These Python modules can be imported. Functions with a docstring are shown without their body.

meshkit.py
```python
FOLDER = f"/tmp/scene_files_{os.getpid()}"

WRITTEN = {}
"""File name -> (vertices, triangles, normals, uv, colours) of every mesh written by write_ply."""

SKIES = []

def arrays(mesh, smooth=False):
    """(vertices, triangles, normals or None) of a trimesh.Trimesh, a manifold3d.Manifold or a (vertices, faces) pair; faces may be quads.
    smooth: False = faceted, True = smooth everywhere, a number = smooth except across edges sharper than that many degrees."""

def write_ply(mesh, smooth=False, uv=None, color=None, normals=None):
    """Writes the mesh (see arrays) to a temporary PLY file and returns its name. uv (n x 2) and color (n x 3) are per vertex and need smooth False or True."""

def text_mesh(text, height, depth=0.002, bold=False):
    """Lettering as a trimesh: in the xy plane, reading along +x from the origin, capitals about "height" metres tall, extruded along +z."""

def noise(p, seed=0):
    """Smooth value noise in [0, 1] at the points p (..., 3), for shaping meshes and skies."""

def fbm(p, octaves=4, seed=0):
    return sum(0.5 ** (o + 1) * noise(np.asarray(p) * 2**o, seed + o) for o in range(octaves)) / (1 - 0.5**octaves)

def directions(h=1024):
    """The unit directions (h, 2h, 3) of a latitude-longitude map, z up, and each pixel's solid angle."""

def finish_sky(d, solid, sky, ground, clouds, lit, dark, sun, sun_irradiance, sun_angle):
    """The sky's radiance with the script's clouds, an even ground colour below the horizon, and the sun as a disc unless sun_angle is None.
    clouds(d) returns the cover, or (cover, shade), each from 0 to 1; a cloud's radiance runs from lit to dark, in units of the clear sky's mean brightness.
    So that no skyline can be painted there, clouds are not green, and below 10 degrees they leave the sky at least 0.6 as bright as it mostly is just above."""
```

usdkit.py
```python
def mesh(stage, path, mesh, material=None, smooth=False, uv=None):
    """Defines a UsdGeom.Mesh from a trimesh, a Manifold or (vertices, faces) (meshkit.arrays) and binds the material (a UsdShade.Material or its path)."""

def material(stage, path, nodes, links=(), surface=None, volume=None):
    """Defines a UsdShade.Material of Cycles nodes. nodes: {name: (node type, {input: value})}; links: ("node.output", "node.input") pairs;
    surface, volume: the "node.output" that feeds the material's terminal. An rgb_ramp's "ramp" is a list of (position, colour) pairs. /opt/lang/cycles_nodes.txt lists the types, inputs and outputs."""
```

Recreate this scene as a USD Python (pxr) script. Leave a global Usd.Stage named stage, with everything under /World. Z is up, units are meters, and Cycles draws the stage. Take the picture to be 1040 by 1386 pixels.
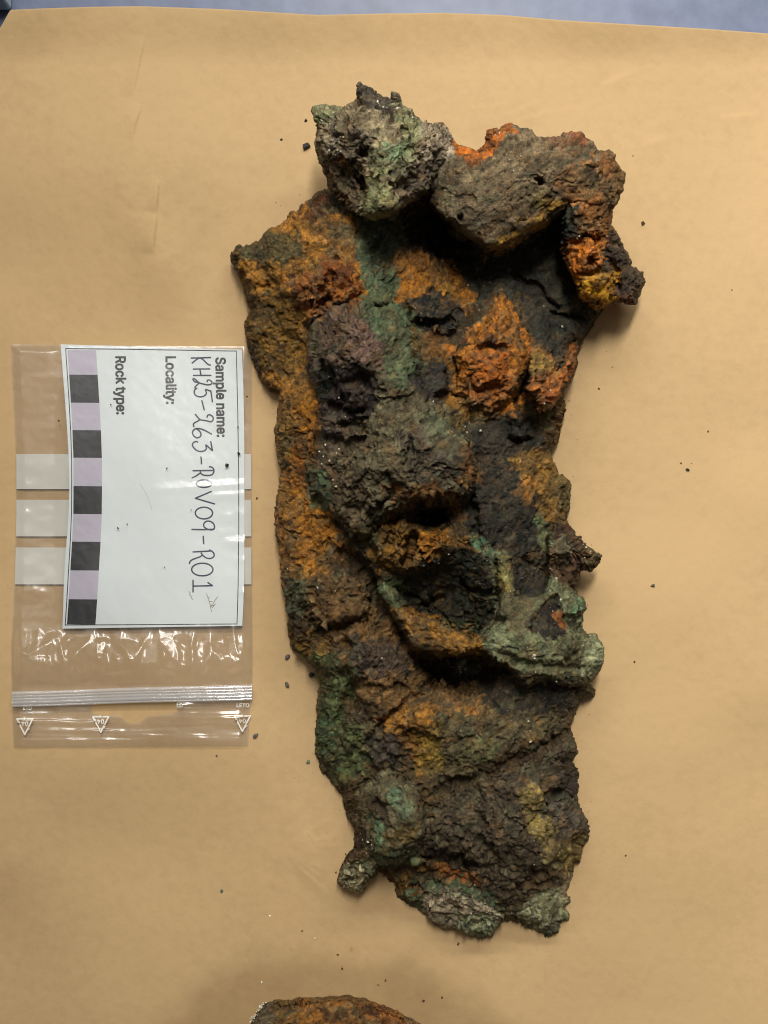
import math, random
import numpy as np, trimesh, usdkit, meshkit, shapely
from pxr import Usd, UsdGeom, UsdLux, UsdShade, Gf, Sdf, Vt
from scipy.spatial import Delaunay, cKDTree
from scipy.interpolate import RBFInterpolator, CubicSpline

random.seed(7)
rng = np.random.default_rng(7)
stage = Usd.Stage.CreateInMemory()
UsdGeom.SetStageUpAxis(stage, UsdGeom.Tokens.z)
UsdGeom.SetStageMetersPerUnit(stage, 1.0)
world = UsdGeom.Xform.Define(stage, '/World')
stage.SetDefaultPrim(world.GetPrim())

# ------------------------------------------------------------------ camera, lamps, exposure
H = 0.44                      # the camera hangs this far above the paper, looking straight down
PXM = 3750.0                  # photo pixels per metre on the paper
FPX = PXM * H
W0, H0 = 1040.0, 1386.0
cam = UsdGeom.Camera.Define(stage, '/World/camera')
cam.AddTranslateOp().Set(Gf.Vec3d(0, 0, H))
cam.CreateHorizontalApertureAttr(36.0)
cam.CreateVerticalApertureAttr(48.0)
cam.CreateFocalLengthAttr(36.0 * FPX / W0)
cam.CreateClippingRangeAttr(Gf.Vec2f(0.02, 50))
cam.CreateFStopAttr(0.0)
EXPOSURE = 0.27
cam.GetPrim().CreateAttribute('exposure', Sdf.ValueTypeNames.Float).Set(EXPOSURE)


def lamp(name, pos, target, w, h, inten, col):
    l = UsdLux.RectLight.Define(stage, '/World/' + name)
    l.CreateWidthAttr(w); l.CreateHeightAttr(h)
    l.CreateIntensityAttr(inten); l.CreateColorAttr(Gf.Vec3f(*col))
    m = Gf.Matrix4d().SetLookAt(Gf.Vec3d(*pos), Gf.Vec3d(*target), Gf.Vec3d(0.01, 1, 0.02)).GetInverse()
    l.AddTransformOp().Set(m)
    return l


lamp('tube_lamp', (0.05, 0.64, 0.74), (0.0, 0.02, 0), 0.90, 0.06, 30.0, (1.0, 0.98, 0.93))
lamp('added_gradient_light', (0.04, 0.46, 1.00), (0.94, 0.16, 0.76), 0.26, 0.26, 92.0, (1.0, 0.97, 0.91))  # unseen light added, tilted so the paper brightens toward the right
lamp('ceiling_panel', (-1.25, 0.75, 1.6), (0, 0, 0), 1.0, 1.0, 0.9, (1.0, 0.98, 0.95))
lamp('ceiling_panel_001', (0.3, 0.1, 2.3), (0.1, 0, 0), 2.4, 2.4, 0.25, (1.0, 0.98, 0.95))  # dim unseen panel added overhead as fill, standing for ceiling bounce


def P(px, py, z=0.0):
    """photo pixel -> the point at height z that the camera sees there"""
    px, py, z = np.broadcast_arrays(np.asarray(px, float), np.asarray(py, float), np.asarray(z, float))
    s = (H - z) / FPX
    return np.stack([(px - W0 / 2) * s, -(py - H0 / 2) * s, z], -1)


def lin(c):
    c = np.asarray(c, float) / 255.0
    return np.where(c <= 0.04045, c / 12.92, ((c + 0.055) / 1.055) ** 2.4)


# ------------------------------------------------------------------ helpers
used = {}


def path_for(name, parent):
    base = parent + '/' + name
    n = used.get(base, 0)
    used[base] = n + 1
    return base if n == 0 else f'{base}_{n:03d}'


def tag(prim, label=None, cat=None, group=None, kind=None):
    prim = prim.GetPrim() if hasattr(prim, 'GetPrim') else prim
    for k, v in (('label', label), ('category', cat), ('group', group), ('kind', kind)):
        if v:
            prim.SetCustomDataByKey(k, v)
    return prim


def thing(name, label, cat, group=None, loc=(0, 0, 0)):
    x = UsdGeom.Xform.Define(stage, path_for(name, '/World'))
    if any(loc):
        x.AddTranslateOp().Set(Gf.Vec3d(*map(float, loc)))
    tag(x, label, cat, group)
    return x


def obj(name, mesh, mat, parent='/World', smooth=False, col=None):
    if not isinstance(parent, str):
        parent = str(parent.GetPath())
    p = path_for(name, parent)
    m = usdkit.mesh(stage, p, mesh, mat, smooth)
    m.CreateSubdivisionSchemeAttr('none')
    if col is not None:
        UsdGeom.PrimvarsAPI(m).CreatePrimvar('tone', Sdf.ValueTypeNames.Color3fArray, 'vertex').Set(
            Vt.Vec3fArray.FromNumpy(np.asarray(col, np.float32)))
    return m


def fbm(p, octaves=4, seed=0):
    return meshkit.fbm(p, octaves, seed)


def sn(p, octaves=3, seed=0):          # signed, about -1..1
    return (meshkit.fbm(p, octaves, seed) - 0.5) * 2.6


def billow(p, octaves=3, seed=0):      # rounded lumps parted by sharp creases, 0..1
    return sum(0.55 ** o * np.abs(2 * meshkit.noise(np.asarray(p) * 2.05 ** o + 7.3 * o, seed + o) - 1) for o in range(octaves)) / 1.6


def smooth01(t):
    t = np.clip(t, 0, 1)
    return t * t * (3 - 2 * t)


# ------------------------------------------------------------------ materials
LOOKS = '/World/Looks'
UsdGeom.Scope.Define(stage, LOOKS)


def mat(name, nodes, links, surface):
    return usdkit.material(stage, f'{LOOKS}/{name}', nodes, links, surface=surface)


def plain(name, rgb, rough=0.6, spec=0.5, metal=0.0):
    return mat(name, {'p': ('principled_bsdf', {'base_color': tuple(lin(rgb)), 'roughness': rough, 'specular_ior_level': spec, 'metallic': metal})}, [], 'p.BSDF')


rock_mat = mat('rock_mineral', {
    'a': ('attribute', {'attribute': 'tone'}),
    'g': ('geometry', {}),
    'n1': ('noise_texture', {'scale': 2600.0, 'detail': 3.0, 'roughness': 0.65}),
    'n2': ('noise_texture', {'scale': 700.0, 'detail': 4.0, 'roughness': 0.6}),
    'r1': ('map_range', {'from_min': 0.3, 'from_max': 0.7, 'to_min': 0.62, 'to_max': 1.38}),
    'mul': ('mix', {'mix_type': 'multiply', 'fac': 1.0}),
    'rr': ('map_range', {'from_min': 0.35, 'from_max': 0.65, 'to_min': 0.45, 'to_max': 0.95}),
    'sum': ('math', {'math_type': 'add'}),
    'b': ('bump', {'strength': 0.9, 'distance': 0.0009}),
    'p': ('principled_bsdf', {'specular_ior_level': 0.28, 'diffuse_roughness': 0.4})},
    [('g.position', 'n1.vector'), ('g.position', 'n2.vector'), ('n1.fac', 'r1.value'),
     ('a.color', 'mul.color1'), ('r1.result', 'mul.color2'), ('mul.color', 'p.base_color'),
     ('n2.fac', 'rr.value'), ('rr.result', 'p.roughness'),
     ('n1.fac', 'sum.value1'), ('n2.fac', 'sum.value2'), ('sum.value', 'b.height'), ('b.normal', 'p.normal')], 'p.BSDF')

paper_mat = mat('kraft_paper', {
    'g': ('geometry', {}),
    'm': ('mapping', {'scale': (1.0, 3.2, 1.0), 'rotation': (0, 0, 0.5)}),
    'n1': ('noise_texture', {'scale': 1100.0, 'detail': 5.0, 'roughness': 0.8}),
    'n2': ('noise_texture', {'scale': 240.0, 'detail': 5.0, 'roughness': 0.7}),
    'n3': ('noise_texture', {'scale': 14.0, 'detail': 3.0}),
    'add': ('math', {'math_type': 'multiply_add', 'value2': 0.45}),
    'add2': ('math', {'math_type': 'multiply_add', 'value2': 0.5}),
    'ramp': ('rgb_ramp', {'ramp': [(0.6, tuple(lin((182, 152, 109)))), (0.95, tuple(lin((191, 160, 115)))), (1.25, tuple(lin((200, 168, 123))))]}),
    'sc': ('math', {'math_type': 'multiply', 'value2': 1.0}),
    'b': ('bump', {'strength': 0.20, 'distance': 0.0006}),
    'at': ('attribute', {'attribute': 'tone'}),
    'mu': ('mix', {'mix_type': 'multiply', 'fac': 1.0}),
    'p': ('principled_bsdf', {'roughness': 0.72, 'specular_ior_level': 0.25})},
    [('g.position', 'm.vector'), ('m.vector', 'n1.vector'), ('g.position', 'n2.vector'), ('g.position', 'n3.vector'),
     ('n1.fac', 'add.value1'), ('n2.fac', 'add.value3'), ('n3.fac', 'add2.value1'), ('add.value', 'add2.value3'),
     ('add2.value', 'ramp.fac'), ('ramp.color', 'mu.color1'), ('at.color', 'mu.color2'), ('mu.color', 'p.base_color'), ('add.value', 'b.height'), ('b.normal', 'p.normal')], 'p.BSDF')

table_mat = mat('blue_grey_laminate', {
    'g': ('geometry', {}),
    'n': ('noise_texture', {'scale': 130.0, 'detail': 5.0}),
    'ramp': ('rgb_ramp', {'ramp': [(0.3, tuple(lin((74, 86, 114)))), (0.7, tuple(lin((93, 104, 133))))]}),
    'b': ('bump', {'strength': 0.2, 'distance': 0.0005}),
    'p': ('principled_bsdf', {'roughness': 0.42})},
    [('g.position', 'n.vector'), ('n.fac', 'ramp.fac'), ('ramp.color', 'p.base_color'), ('n.fac', 'b.height'), ('b.normal', 'p.normal')], 'p.BSDF')

card_mat = plain('white_card', (218, 224, 222), 0.5, 0.4)
ink_black = plain('printed_black', (30, 30, 33), 0.45)
ink_lilac = plain('printed_lilac', (184, 177, 189), 0.5)
pen_mat = plain('pen_ink', (38, 34, 66), 0.5)
pencil_mat = plain('brown_smear', (120, 96, 74), 0.7)
panel_mat = plain('white_film_print', (205, 202, 190), 0.4)
mark_mat = plain('white_embossing', (240, 236, 226), 0.35)
tray_mat = plain('pale_tray', (214, 226, 218), 0.4)
grain_mat = plain('pale_mineral_grain', (205, 195, 170), 0.25, 0.8)


def film(name, fac, tint, rough, ior=1.5):
    return mat(name, {
        't': ('transparent_bsdf', {'color': tint}),
        'd': ('diffuse_bsdf', {'color': (0.86, 0.84, 0.82)}),
        'g': ('glossy_bsdf', {'color': (1, 1, 1), 'roughness': rough}),
        'lw': ('layer_weight', {'blend': 0.5}),
        'pw': ('math', {'math_type': 'power', 'value2': 4.0}),
        'f': ('math', {'math_type': 'multiply_add', 'value2': 0.9, 'value3': ior, 'use_clamp': True}),
        'm1': ('mix_closure', {'fac': fac}),
        'm2': ('mix_closure', {})},
        [('t.BSDF', 'm1.closure1'), ('d.BSDF', 'm1.closure2'), ('lw.facing', 'pw.value1'), ('pw.value', 'f.value1'), ('f.value', 'm2.fac'), ('m1.closure', 'm2.closure1'), ('g.BSDF', 'm2.closure2')], 'm2.closure')


film_mat = film('clear_film', 0.018, (0.965, 0.965, 0.97), 0.24, 0.075)
zip_mat = film('zip_film', 0.30, (0.95, 0.95, 0.95), 0.12, 0.08)

# ------------------------------------------------------------------ table and paper


def grid_mesh(xs, ys, zf):
    X, Y = np.meshgrid(xs, ys)
    pts = zf(X.ravel(), Y.ravel())
    nx, ny = len(xs), len(ys)
    i = np.arange(nx * ny).reshape(ny, nx)
    f = np.stack([i[:-1, :-1], i[1:, :-1], i[1:, 1:], i[:-1, 1:]], -1).reshape(-1, 4)
    return pts, f


tb = trimesh.creation.box((1.6, 1.4, 0.03)); tb.apply_translation((0, 0, -0.0162))
tag(obj('table', tb, table_mat), 'blue grey laminate table top under the brown paper', None, None, 'structure')

edge_x = np.array([-900, -300, 0, 14, 60, 120, 190, 300, 430, 520, 600, 680, 760, 860, 960, 1040, 1300, 1900.])
edge_y = np.array([120, 60, 38, 13, 11, 9, 8, 12, 20, 18, 17, 20, 27, 33, 39, 45, 60, 90.])


def seg_d(px, py, line):
    """distance to a polyline and the position along it, 0..1"""
    best, at = np.full(px.shape, 1e9), np.zeros(px.shape)
    L = np.array(line, float)
    seg = np.linalg.norm(np.diff(L, axis=0), axis=1)
    cum = np.r_[0, np.cumsum(seg)]
    for k in range(len(L) - 1):
        a, b = L[k], L[k + 1]
        d = b - a
        t = np.clip(((px - a[0]) * d[0] + (py - a[1]) * d[1]) / (d @ d), 0, 1)
        r = np.hypot(px - a[0] - t * d[0], py - a[1] - t * d[1])
        better = r < best
        best = np.where(better, r, best)
        at = np.where(better, (cum[k] + t * seg[k]) / cum[-1], at)
    return best, at


def side(px, py, line):
    a, b = np.array(line[0], float), np.array(line[-1], float)
    return np.sign((b[0] - a[0]) * (py - a[1]) - (b[1] - a[1]) * (px - a[0]))


creases = [([(195, 46), (189, 78), (182, 112), (178, 132)], 0.00055, 7), ([(192, 138), (183, 165), (177, 190)], 0.0006, 10),
           ([(215, 240), (212, 265), (211, 290)], 0.0005, 6), ([(212, 288), (209, 310), (206, 345)], 0.0007, 16)]
for k in range(9):
    a = -0.55 + 0.16 * k
    r0, r1 = rng.uniform(8, 20), rng.uniform(45, 95)
    creases.append(([(378 + r0 * math.cos(a), 1150 + r0 * math.sin(a)), (378 + r1 * math.cos(a), 1150 + r1 * math.sin(a))], 0.00018, 4))
for k in range(6):
    x, y, a = rng.uniform(620, 1000), rng.uniform(90, 200), rng.uniform(-0.4, 0.2)
    creases.append(([(x, y), (x + 60 * math.cos(a), y + 60 * math.sin(a))], 0.00015, 10))


def paper_z(px, py):
    q = np.stack([px, py, 0 * px], -1)
    z = 0.0008 + 0.0072 * (fbm(q / 230.0, 2, 3)) + 0.0004 * sn(q / np.array([80., 170., 1]), 2, 4) + 0.00009 * sn(q / 38.0, 3, 5) + 0.00004 * sn(q / 9.0, 2, 6)
    z += 0.0045 * smooth01((90 - py) / 95.0) + 0.004 * smooth01((150 - (px + 0.8 * py)) / 160)
    z = z + 0.003 * np.exp(-((px - 212 - 0.12 * (py - 300)) / 42.0) ** 2 - ((py - 355) / 70.0) ** 2) + 0.0035 * smooth01((420 - py) / 260) * smooth01((430 - px) / 200)
    for line, amp, w in creases:
        d, t = seg_d(px, py, line)
        fade = np.sin(np.pi * np.clip(t, 0.02, 0.98)) ** 0.7
        s = side(px, py, line)
        z = z + fade * amp * np.where(s > 0, np.exp(-(d / (w * 1.8)) ** 1.5), np.exp(-(d / 2.2) ** 1.2)) * 1.5
    return z


# rows follow the torn top edge: v runs from the edge down
vs = np.r_[np.linspace(0, 0.08, 70), np.linspace(0.08, 1, 560)[1:], ]
us = np.r_[np.linspace(-620, 0, 40)[:-1], np.linspace(0, 1040, 560), np.linspace(1040, 1700, 40)[1:]]


def paper_pts(U, V):
    e = np.interp(U, edge_x, edge_y)
    py = e + V * (1900 - e)
    return P(U, py, paper_z(U, py))


pp, pf = grid_mesh(us, vs, paper_pts)
n0 = len(pp)
low = pp.copy(); low[:, 2] -= 0.0002
ny, nx = len(vs), len(us)
idx = np.arange(n0).reshape(ny, nx)
rim = np.r_[idx[0, :], idx[1:, -1], idx[-1, -2::-1], idx[-2:0:-1, 0]]
rn = np.roll(rim, -1)
rimf = np.stack([rim, rn, rn + n0, rim + n0], -1)
pm = (np.vstack([pp, low]), np.vstack([pf, pf[:, ::-1] + n0, rimf]))
paper = thing('paper_sheet', 'large sheet of brown kraft paper spread over the blue grey table', 'paper')
sx_, sy_ = (np.r_[pp, pp][:, 0] * FPX / (H - np.r_[pp, pp][:, 2]) + W0 / 2), (-np.r_[pp, pp][:, 1] * FPX / (H - np.r_[pp, pp][:, 2]) + H0 / 2)
sq = np.stack([sx_, sy_, 0 * sx_], -1)
dark_edge = seg_d(sx_ + 14 * sn(sq / 50.0, 3, 401), sy_ + 14 * sn(sq / 50.0, 3, 402), [(250, 1480), (330, 1395), (430, 1372), (540, 1385), (640, 1460)])[0]
soft_mask = smooth01((112 - dark_edge) / 60.0) * (0.75 + 0.4 * fbm(sq / 30.0, 3, 405))  # paper toned darker in a ragged area around the second rock
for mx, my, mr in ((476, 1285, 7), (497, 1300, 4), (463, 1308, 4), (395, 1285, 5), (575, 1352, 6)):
    soft_mask = np.maximum(soft_mask, 1.3 * smooth01(1 - np.hypot(sx_ - mx + 2 * sn(sq / 5.0, 2, 411), sy_ - my) / mr) * fbm(sq / 4.0, 2, 413) * 1.3)
sheet = obj('sheet', pm, paper_mat, paper, col=np.repeat(np.clip(1 - 0.28 * soft_mask, 0, 1)[:, None], 3, 1) ** np.array([1.0, 1.06, 1.2]), smooth=True)


def on_paper(px, py):
    return float(paper_z(np.array([float(px)]), np.array([float(py)]))[0])


# the white thing whose corner shows at the top left
tr = trimesh.creation.extrude_polygon(shapely.Polygon([(0, 0), (0.10, 0), (0.10, 0.06), (0, 0.06)]).buffer(-0.0012).buffer(0.0012), 0.012)
tray_base = thing('tray', 'pale greenish white tray corner at the top left beside the paper', 'tray', loc=tuple(P(-360, 13, 0)))
obj('tray_wall', tr, tray_mat, tray_base, smooth=30)
lip = trimesh.creation.extrude_polygon(shapely.Polygon([(0.001, 0.001), (0.099, 0.001), (0.099, 0.059), (0.001, 0.059)]).buffer(-0.004).buffer(0.003).exterior.buffer(0.0012), 0.0012)
lip.apply_translation((0, 0, 0.012))
obj('tray_rim', lip, tray_mat, tray_base, smooth=30)

# ------------------------------------------------------------------ the rock: colour field (what mineral lies where, plus shade painted into some holes)
PATCHES = [  # polygon in photo pixels, colour, softness, opacity
    # left flank
    ([(322, 335), (411, 270), (470, 290), (505, 380), (470, 420), (432, 430), (425, 520), (432, 640), (452, 720), (478, 765), (430, 800), (372, 790), (366, 700), (370, 560), (345, 515), (325, 440), (318, 380)], (158, 110, 42), 9, 1),
    ([(385, 560), (430, 540), (432, 700), (385, 690)], (146, 94, 26), 12, .8),
    ([(385, 600), (425, 575), (430, 640), (400, 660)], (92, 52, 24), 8, .6),
    ([(370, 650), (400, 660), (395, 690), (370, 690)], (92, 72, 30), 8, .7),
    ([(376, 560), (395, 555), (385, 640), (372, 620)], (96, 82, 36), 8, .7),
    ([(375, 700), (440, 690), (470, 750), (420, 770), (378, 760)], (150, 98, 30), 10, .8),
    ([(316, 340), (362, 308), (402, 318), (410, 352), (362, 358), (330, 352)], (70, 82, 60), 9, .85),
    ([(345, 335), (372, 330), (372, 350), (345, 352)], (40, 50, 36), 6, .6),
    ([(400, 290), (437, 260), (456, 268), (420, 305)], (104, 52, 26), 7, .9),
    ([(430, 295), (492, 300), (486, 352), (432, 350)], (122, 90, 48), 9, .85),
    ([(440, 300), (480, 310), (470, 330), (440, 325)], (92, 80, 52), 6, .7),
    ([(385, 385), (420, 362), (480, 350), (492, 400), (440, 432), (395, 420)], (138, 80, 30), 8, .95),
    ([(430, 350), (480, 352), (480, 385), (440, 380)], (116, 60, 30), 7, .75),
    ([(322, 372), (346, 400), (362, 432), (352, 500), (376, 532), (345, 515), (328, 450)], (74, 62, 28), 8, .85),
    ([(338, 430), (400, 440), (412, 480), (380, 512), (350, 492)], (118, 92, 38), 9, .8),
    ([(340, 390), (400, 400), (412, 440), (350, 440)], (92, 70, 28), 9, .85),
    # centre ridge
    ([(414, 440), (440, 412), (500, 410), (526, 450), (522, 520), (490, 560), (450, 548), (418, 505)], (112, 90, 76), 8, 1),
    ([(470, 425), (515, 430), (515, 480), (480, 485)], (112, 84, 76), 8, .8),
    ([(445, 500), (500, 488), (512, 540), (502, 582), (440, 602), (428, 560)], (66, 58, 56), 9, .95),
    ([(425, 590), (500, 568), (542, 640), (522, 692), (470, 705), (428, 672)], (104, 90, 66), 10, 1),
    ([(430, 560), (470, 555), (490, 600), (440, 610)], (86, 76, 66), 7, .8),
    ([(508, 500), (560, 508), (602, 548), (638, 600), (644, 660), (600, 692), (540, 702), (500, 680), (482, 620), (502, 570)], (108, 102, 76), 10, 1),
    ([(540, 572), (620, 580), (642, 640), (590, 672), (550, 640)], (92, 84, 72), 10, .9),
    ([(560, 560), (610, 555), (632, 600), (590, 610)], (112, 118, 94), 10, .75),
    ([(560, 610), (600, 620), (600, 650), (560, 640)], (76, 70, 58), 8, .6),
    ([(490, 330), (520, 326), (532, 370), (538, 410), (566, 430), (572, 500), (558, 522), (520, 520), (518, 460), (488, 420), (488, 380)], (90, 110, 82), 8, 1),
    ([(530, 420), (565, 440), (566, 490), (540, 500), (525, 460)], (104, 122, 92), 8, .7),
    ([(478, 290), (545, 296), (562, 310), (524, 345), (518, 382), (496, 392), (488, 340)], (90, 108, 86), 7, 1),
    ([(412, 622), (440, 640), (452, 682), (430, 690), (414, 660)], (76, 108, 84), 7, .85),
    ([(418, 490), (448, 498), (450, 535), (430, 545)], (40, 62, 52), 6, .9),
    ([(420, 440), (430, 440), (432, 480), (420, 480)], (110, 112, 84), 5, .7),
    ([(520, 660), (602, 655), (625, 692), (555, 696)], (118, 76, 30), 9, .8),
    ([(500, 690), (530, 690), (520, 720), (490, 720)], (90, 98, 68), 6, .7),
    ([(625, 600), (645, 600), (650, 670), (634, 670)], (128, 84, 36), 5, .75),
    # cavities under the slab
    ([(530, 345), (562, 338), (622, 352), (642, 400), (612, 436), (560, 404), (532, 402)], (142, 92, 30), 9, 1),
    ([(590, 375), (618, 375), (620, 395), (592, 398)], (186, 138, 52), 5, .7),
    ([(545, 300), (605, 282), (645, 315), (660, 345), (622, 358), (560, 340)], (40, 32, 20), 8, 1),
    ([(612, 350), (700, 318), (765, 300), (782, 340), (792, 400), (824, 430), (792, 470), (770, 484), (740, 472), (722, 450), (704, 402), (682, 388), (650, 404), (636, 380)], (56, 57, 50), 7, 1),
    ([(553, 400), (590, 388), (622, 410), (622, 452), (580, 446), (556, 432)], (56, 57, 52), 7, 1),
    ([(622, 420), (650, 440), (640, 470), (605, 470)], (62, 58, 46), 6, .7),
    ([(560, 440), (600, 450), (610, 490), (565, 485)], (116, 80, 34), 8, .7),
    # orange middle
    ([(636, 440), (676, 392), (692, 415), (702, 440), (722, 470), (722, 520), (702, 562), (660, 568), (628, 558), (602, 536), (620, 500), (596, 470), (640, 462)], (158, 98, 30), 9, 1),
    ([(640, 478), (694, 468), (692, 532), (638, 542)], (150, 80, 26), 10, .8),
    ([(600, 520), (650, 540), (680, 560), (620, 575)], (104, 80, 34), 8, .75),
    ([(660, 450), (680, 452), (680, 468), (662, 468)], (60, 56, 46), 4, .7),
    ([(573, 488), (607, 494), (612, 532), (580, 542), (558, 520)], (62, 58, 54), 7, 1),
    ([(716, 472), (742, 480), (756, 500), (780, 464), (790, 466), (778, 502), (762, 532), (752, 560), (726, 558), (716, 520)], (158, 94, 44), 6, 1),
    ([(718, 472), (742, 480), (750, 504), (722, 512)], (142, 122, 66), 6, .85),
    ([(725, 535), (748, 530), (748, 558), (728, 558)], (160, 92, 56), 5, .8),
    ([(702, 500), (720, 498), (720, 532), (704, 530)], (46, 42, 32), 5, .9),
    # slate band
    ([(628, 572), (702, 558), (722, 575), (748, 600), (722, 640), (738, 700), (732, 742), (690, 754), (640, 732), (618, 690), (652, 640), (630, 600)], (64, 62, 54), 8, 1),
    ([(735, 540), (768, 540), (766, 600), (745, 610), (725, 575)], (98, 74, 38), 7, .95),
    ([(690, 615), (748, 612), (780, 655), (776, 720), (736, 705), (730, 662), (700, 640)], (126, 95, 42), 7, .95),
    ([(755, 640), (778, 650), (778, 700), (760, 690)], (112, 108, 66), 6, .8),
    ([(700, 640), (728, 645), (722, 680), (704, 670)], (148, 100, 40), 6, .75),
    ([(690, 575), (715, 566), (724, 590), (700, 596)], (56, 58, 58), 4, .95),
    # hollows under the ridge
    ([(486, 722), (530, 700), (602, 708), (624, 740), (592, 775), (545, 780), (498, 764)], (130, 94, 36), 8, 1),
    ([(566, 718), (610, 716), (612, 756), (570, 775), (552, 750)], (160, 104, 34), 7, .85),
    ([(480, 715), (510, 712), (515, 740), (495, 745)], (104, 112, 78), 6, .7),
    ([(562, 684), (606, 682), (608, 712), (570, 714)], (34, 30, 20), 6, 1),  # shade of the hole beneath the ridge, painted into the colour
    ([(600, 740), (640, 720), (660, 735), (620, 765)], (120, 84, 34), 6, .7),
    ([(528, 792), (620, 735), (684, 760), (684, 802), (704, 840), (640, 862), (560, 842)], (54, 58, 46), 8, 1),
    ([(508, 792), (540, 768), (548, 800), (542, 834), (518, 818)], (90, 112, 80), 6, .95),
    ([(636, 722), (652, 728), (676, 752), (664, 756), (646, 742)], (84, 140, 116), 4, .8),
    ([(590, 790), (605, 790), (600, 825), (590, 822)], (104, 84, 42), 4, .8),
    ([(520, 820), (545, 818), (602, 838), (664, 868), (655, 898), (590, 888), (558, 860)], (136, 96, 36), 6, 1),
    ([(600, 838), (650, 842), (655, 860), (610, 855)], (76, 88, 56), 5, .7),
    # green flange
    ([(666, 748), (694, 752), (702, 800), (740, 790), (760, 766), (804, 810), (824, 880), (808, 930), (760, 925), (700, 908), (650, 878), (670, 830)], (124, 130, 102), 7, 1),
    ([(668, 750), (694, 756), (696, 800), (676, 800)], (122, 118, 66), 5, .8),
    ([(680, 800), (730, 800), (730, 850), (680, 850)], (96, 82, 58), 9, .7),
    ([(700, 764), (738, 758), (738, 802), (700, 804)], (58, 58, 52), 5, 1),
    ([(733, 815), (756, 808), (768, 850), (750, 872), (718, 852)], (58, 50, 48), 5, 1),
    ([(754, 828), (764, 825), (768, 858), (760, 862)], (134, 80, 38), 4, .85),
    ([(770, 835), (790, 840), (785, 856), (770, 852)], (44, 36, 30), 4, .85),
    ([(786, 860), (824, 866), (818, 912), (780, 918)], (166, 172, 144), 9, .9),
    ([(775, 800), (795, 806), (797, 828), (782, 832)], (98, 134, 104), 5, .85),
    ([(715, 880), (770, 880), (770, 910), (715, 910)], (112, 120, 94), 8, .6),
    # right nub
    ([(733, 716), (770, 696), (792, 726), (824, 750), (788, 800), (762, 796), (742, 770)], (92, 62, 44), 5, 1),
    ([(745, 728), (778, 728), (774, 766), (748, 762)], (124, 112, 84), 6, .9),
    ([(794, 740), (819, 748), (804, 766), (792, 764)], (116, 102, 68), 4, .9),
    ([(728, 700), (752, 704), (748, 742), (732, 740)], (112, 134, 100), 5, .85),
    # left lower
    ([(386, 780), (470, 760), (512, 830), (560, 862), (604, 920), (540, 962), (460, 942), (418, 880)], (100, 76, 46), 10, 1),
    ([(440, 740), (490, 745), (500, 790), (450, 780)], (88, 70, 46), 8, .8),
    ([(384, 772), (414, 780), (416, 832), (392, 834)], (90, 100, 76), 7, .9),
    ([(470, 860), (542, 870), (562, 912), (480, 922)], (78, 66, 60), 9, .9),
    ([(386, 856), (432, 848), (444, 890), (418, 902)], (122, 94, 38), 7, .85),
    ([(424, 888), (482, 900), (482, 960), (522, 1000), (502, 1040), (450, 1066), (424, 1000)], (100, 112, 72), 9, 1),
    ([(424, 958), (450, 970), (458, 1040), (440, 1056), (422, 1015)], (68, 94, 64), 7, .9),
    ([(470, 950), (500, 960), (500, 985), (470, 985)], (96, 72, 54), 7, .8),
    ([(518, 972), (560, 948), (592, 948), (592, 1000), (572, 1052), (540, 1002)], (146, 100, 34), 9, .95),
    ([(560, 990), (604, 985), (604, 1055), (565, 1050)], (120, 102, 44), 9, .8),
    ([(556, 890), (620, 886), (686, 908), (645, 930), (600, 928)], (36, 28, 20), 7, 1),  # shadow below the orange lip, painted as near-black colour
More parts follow.
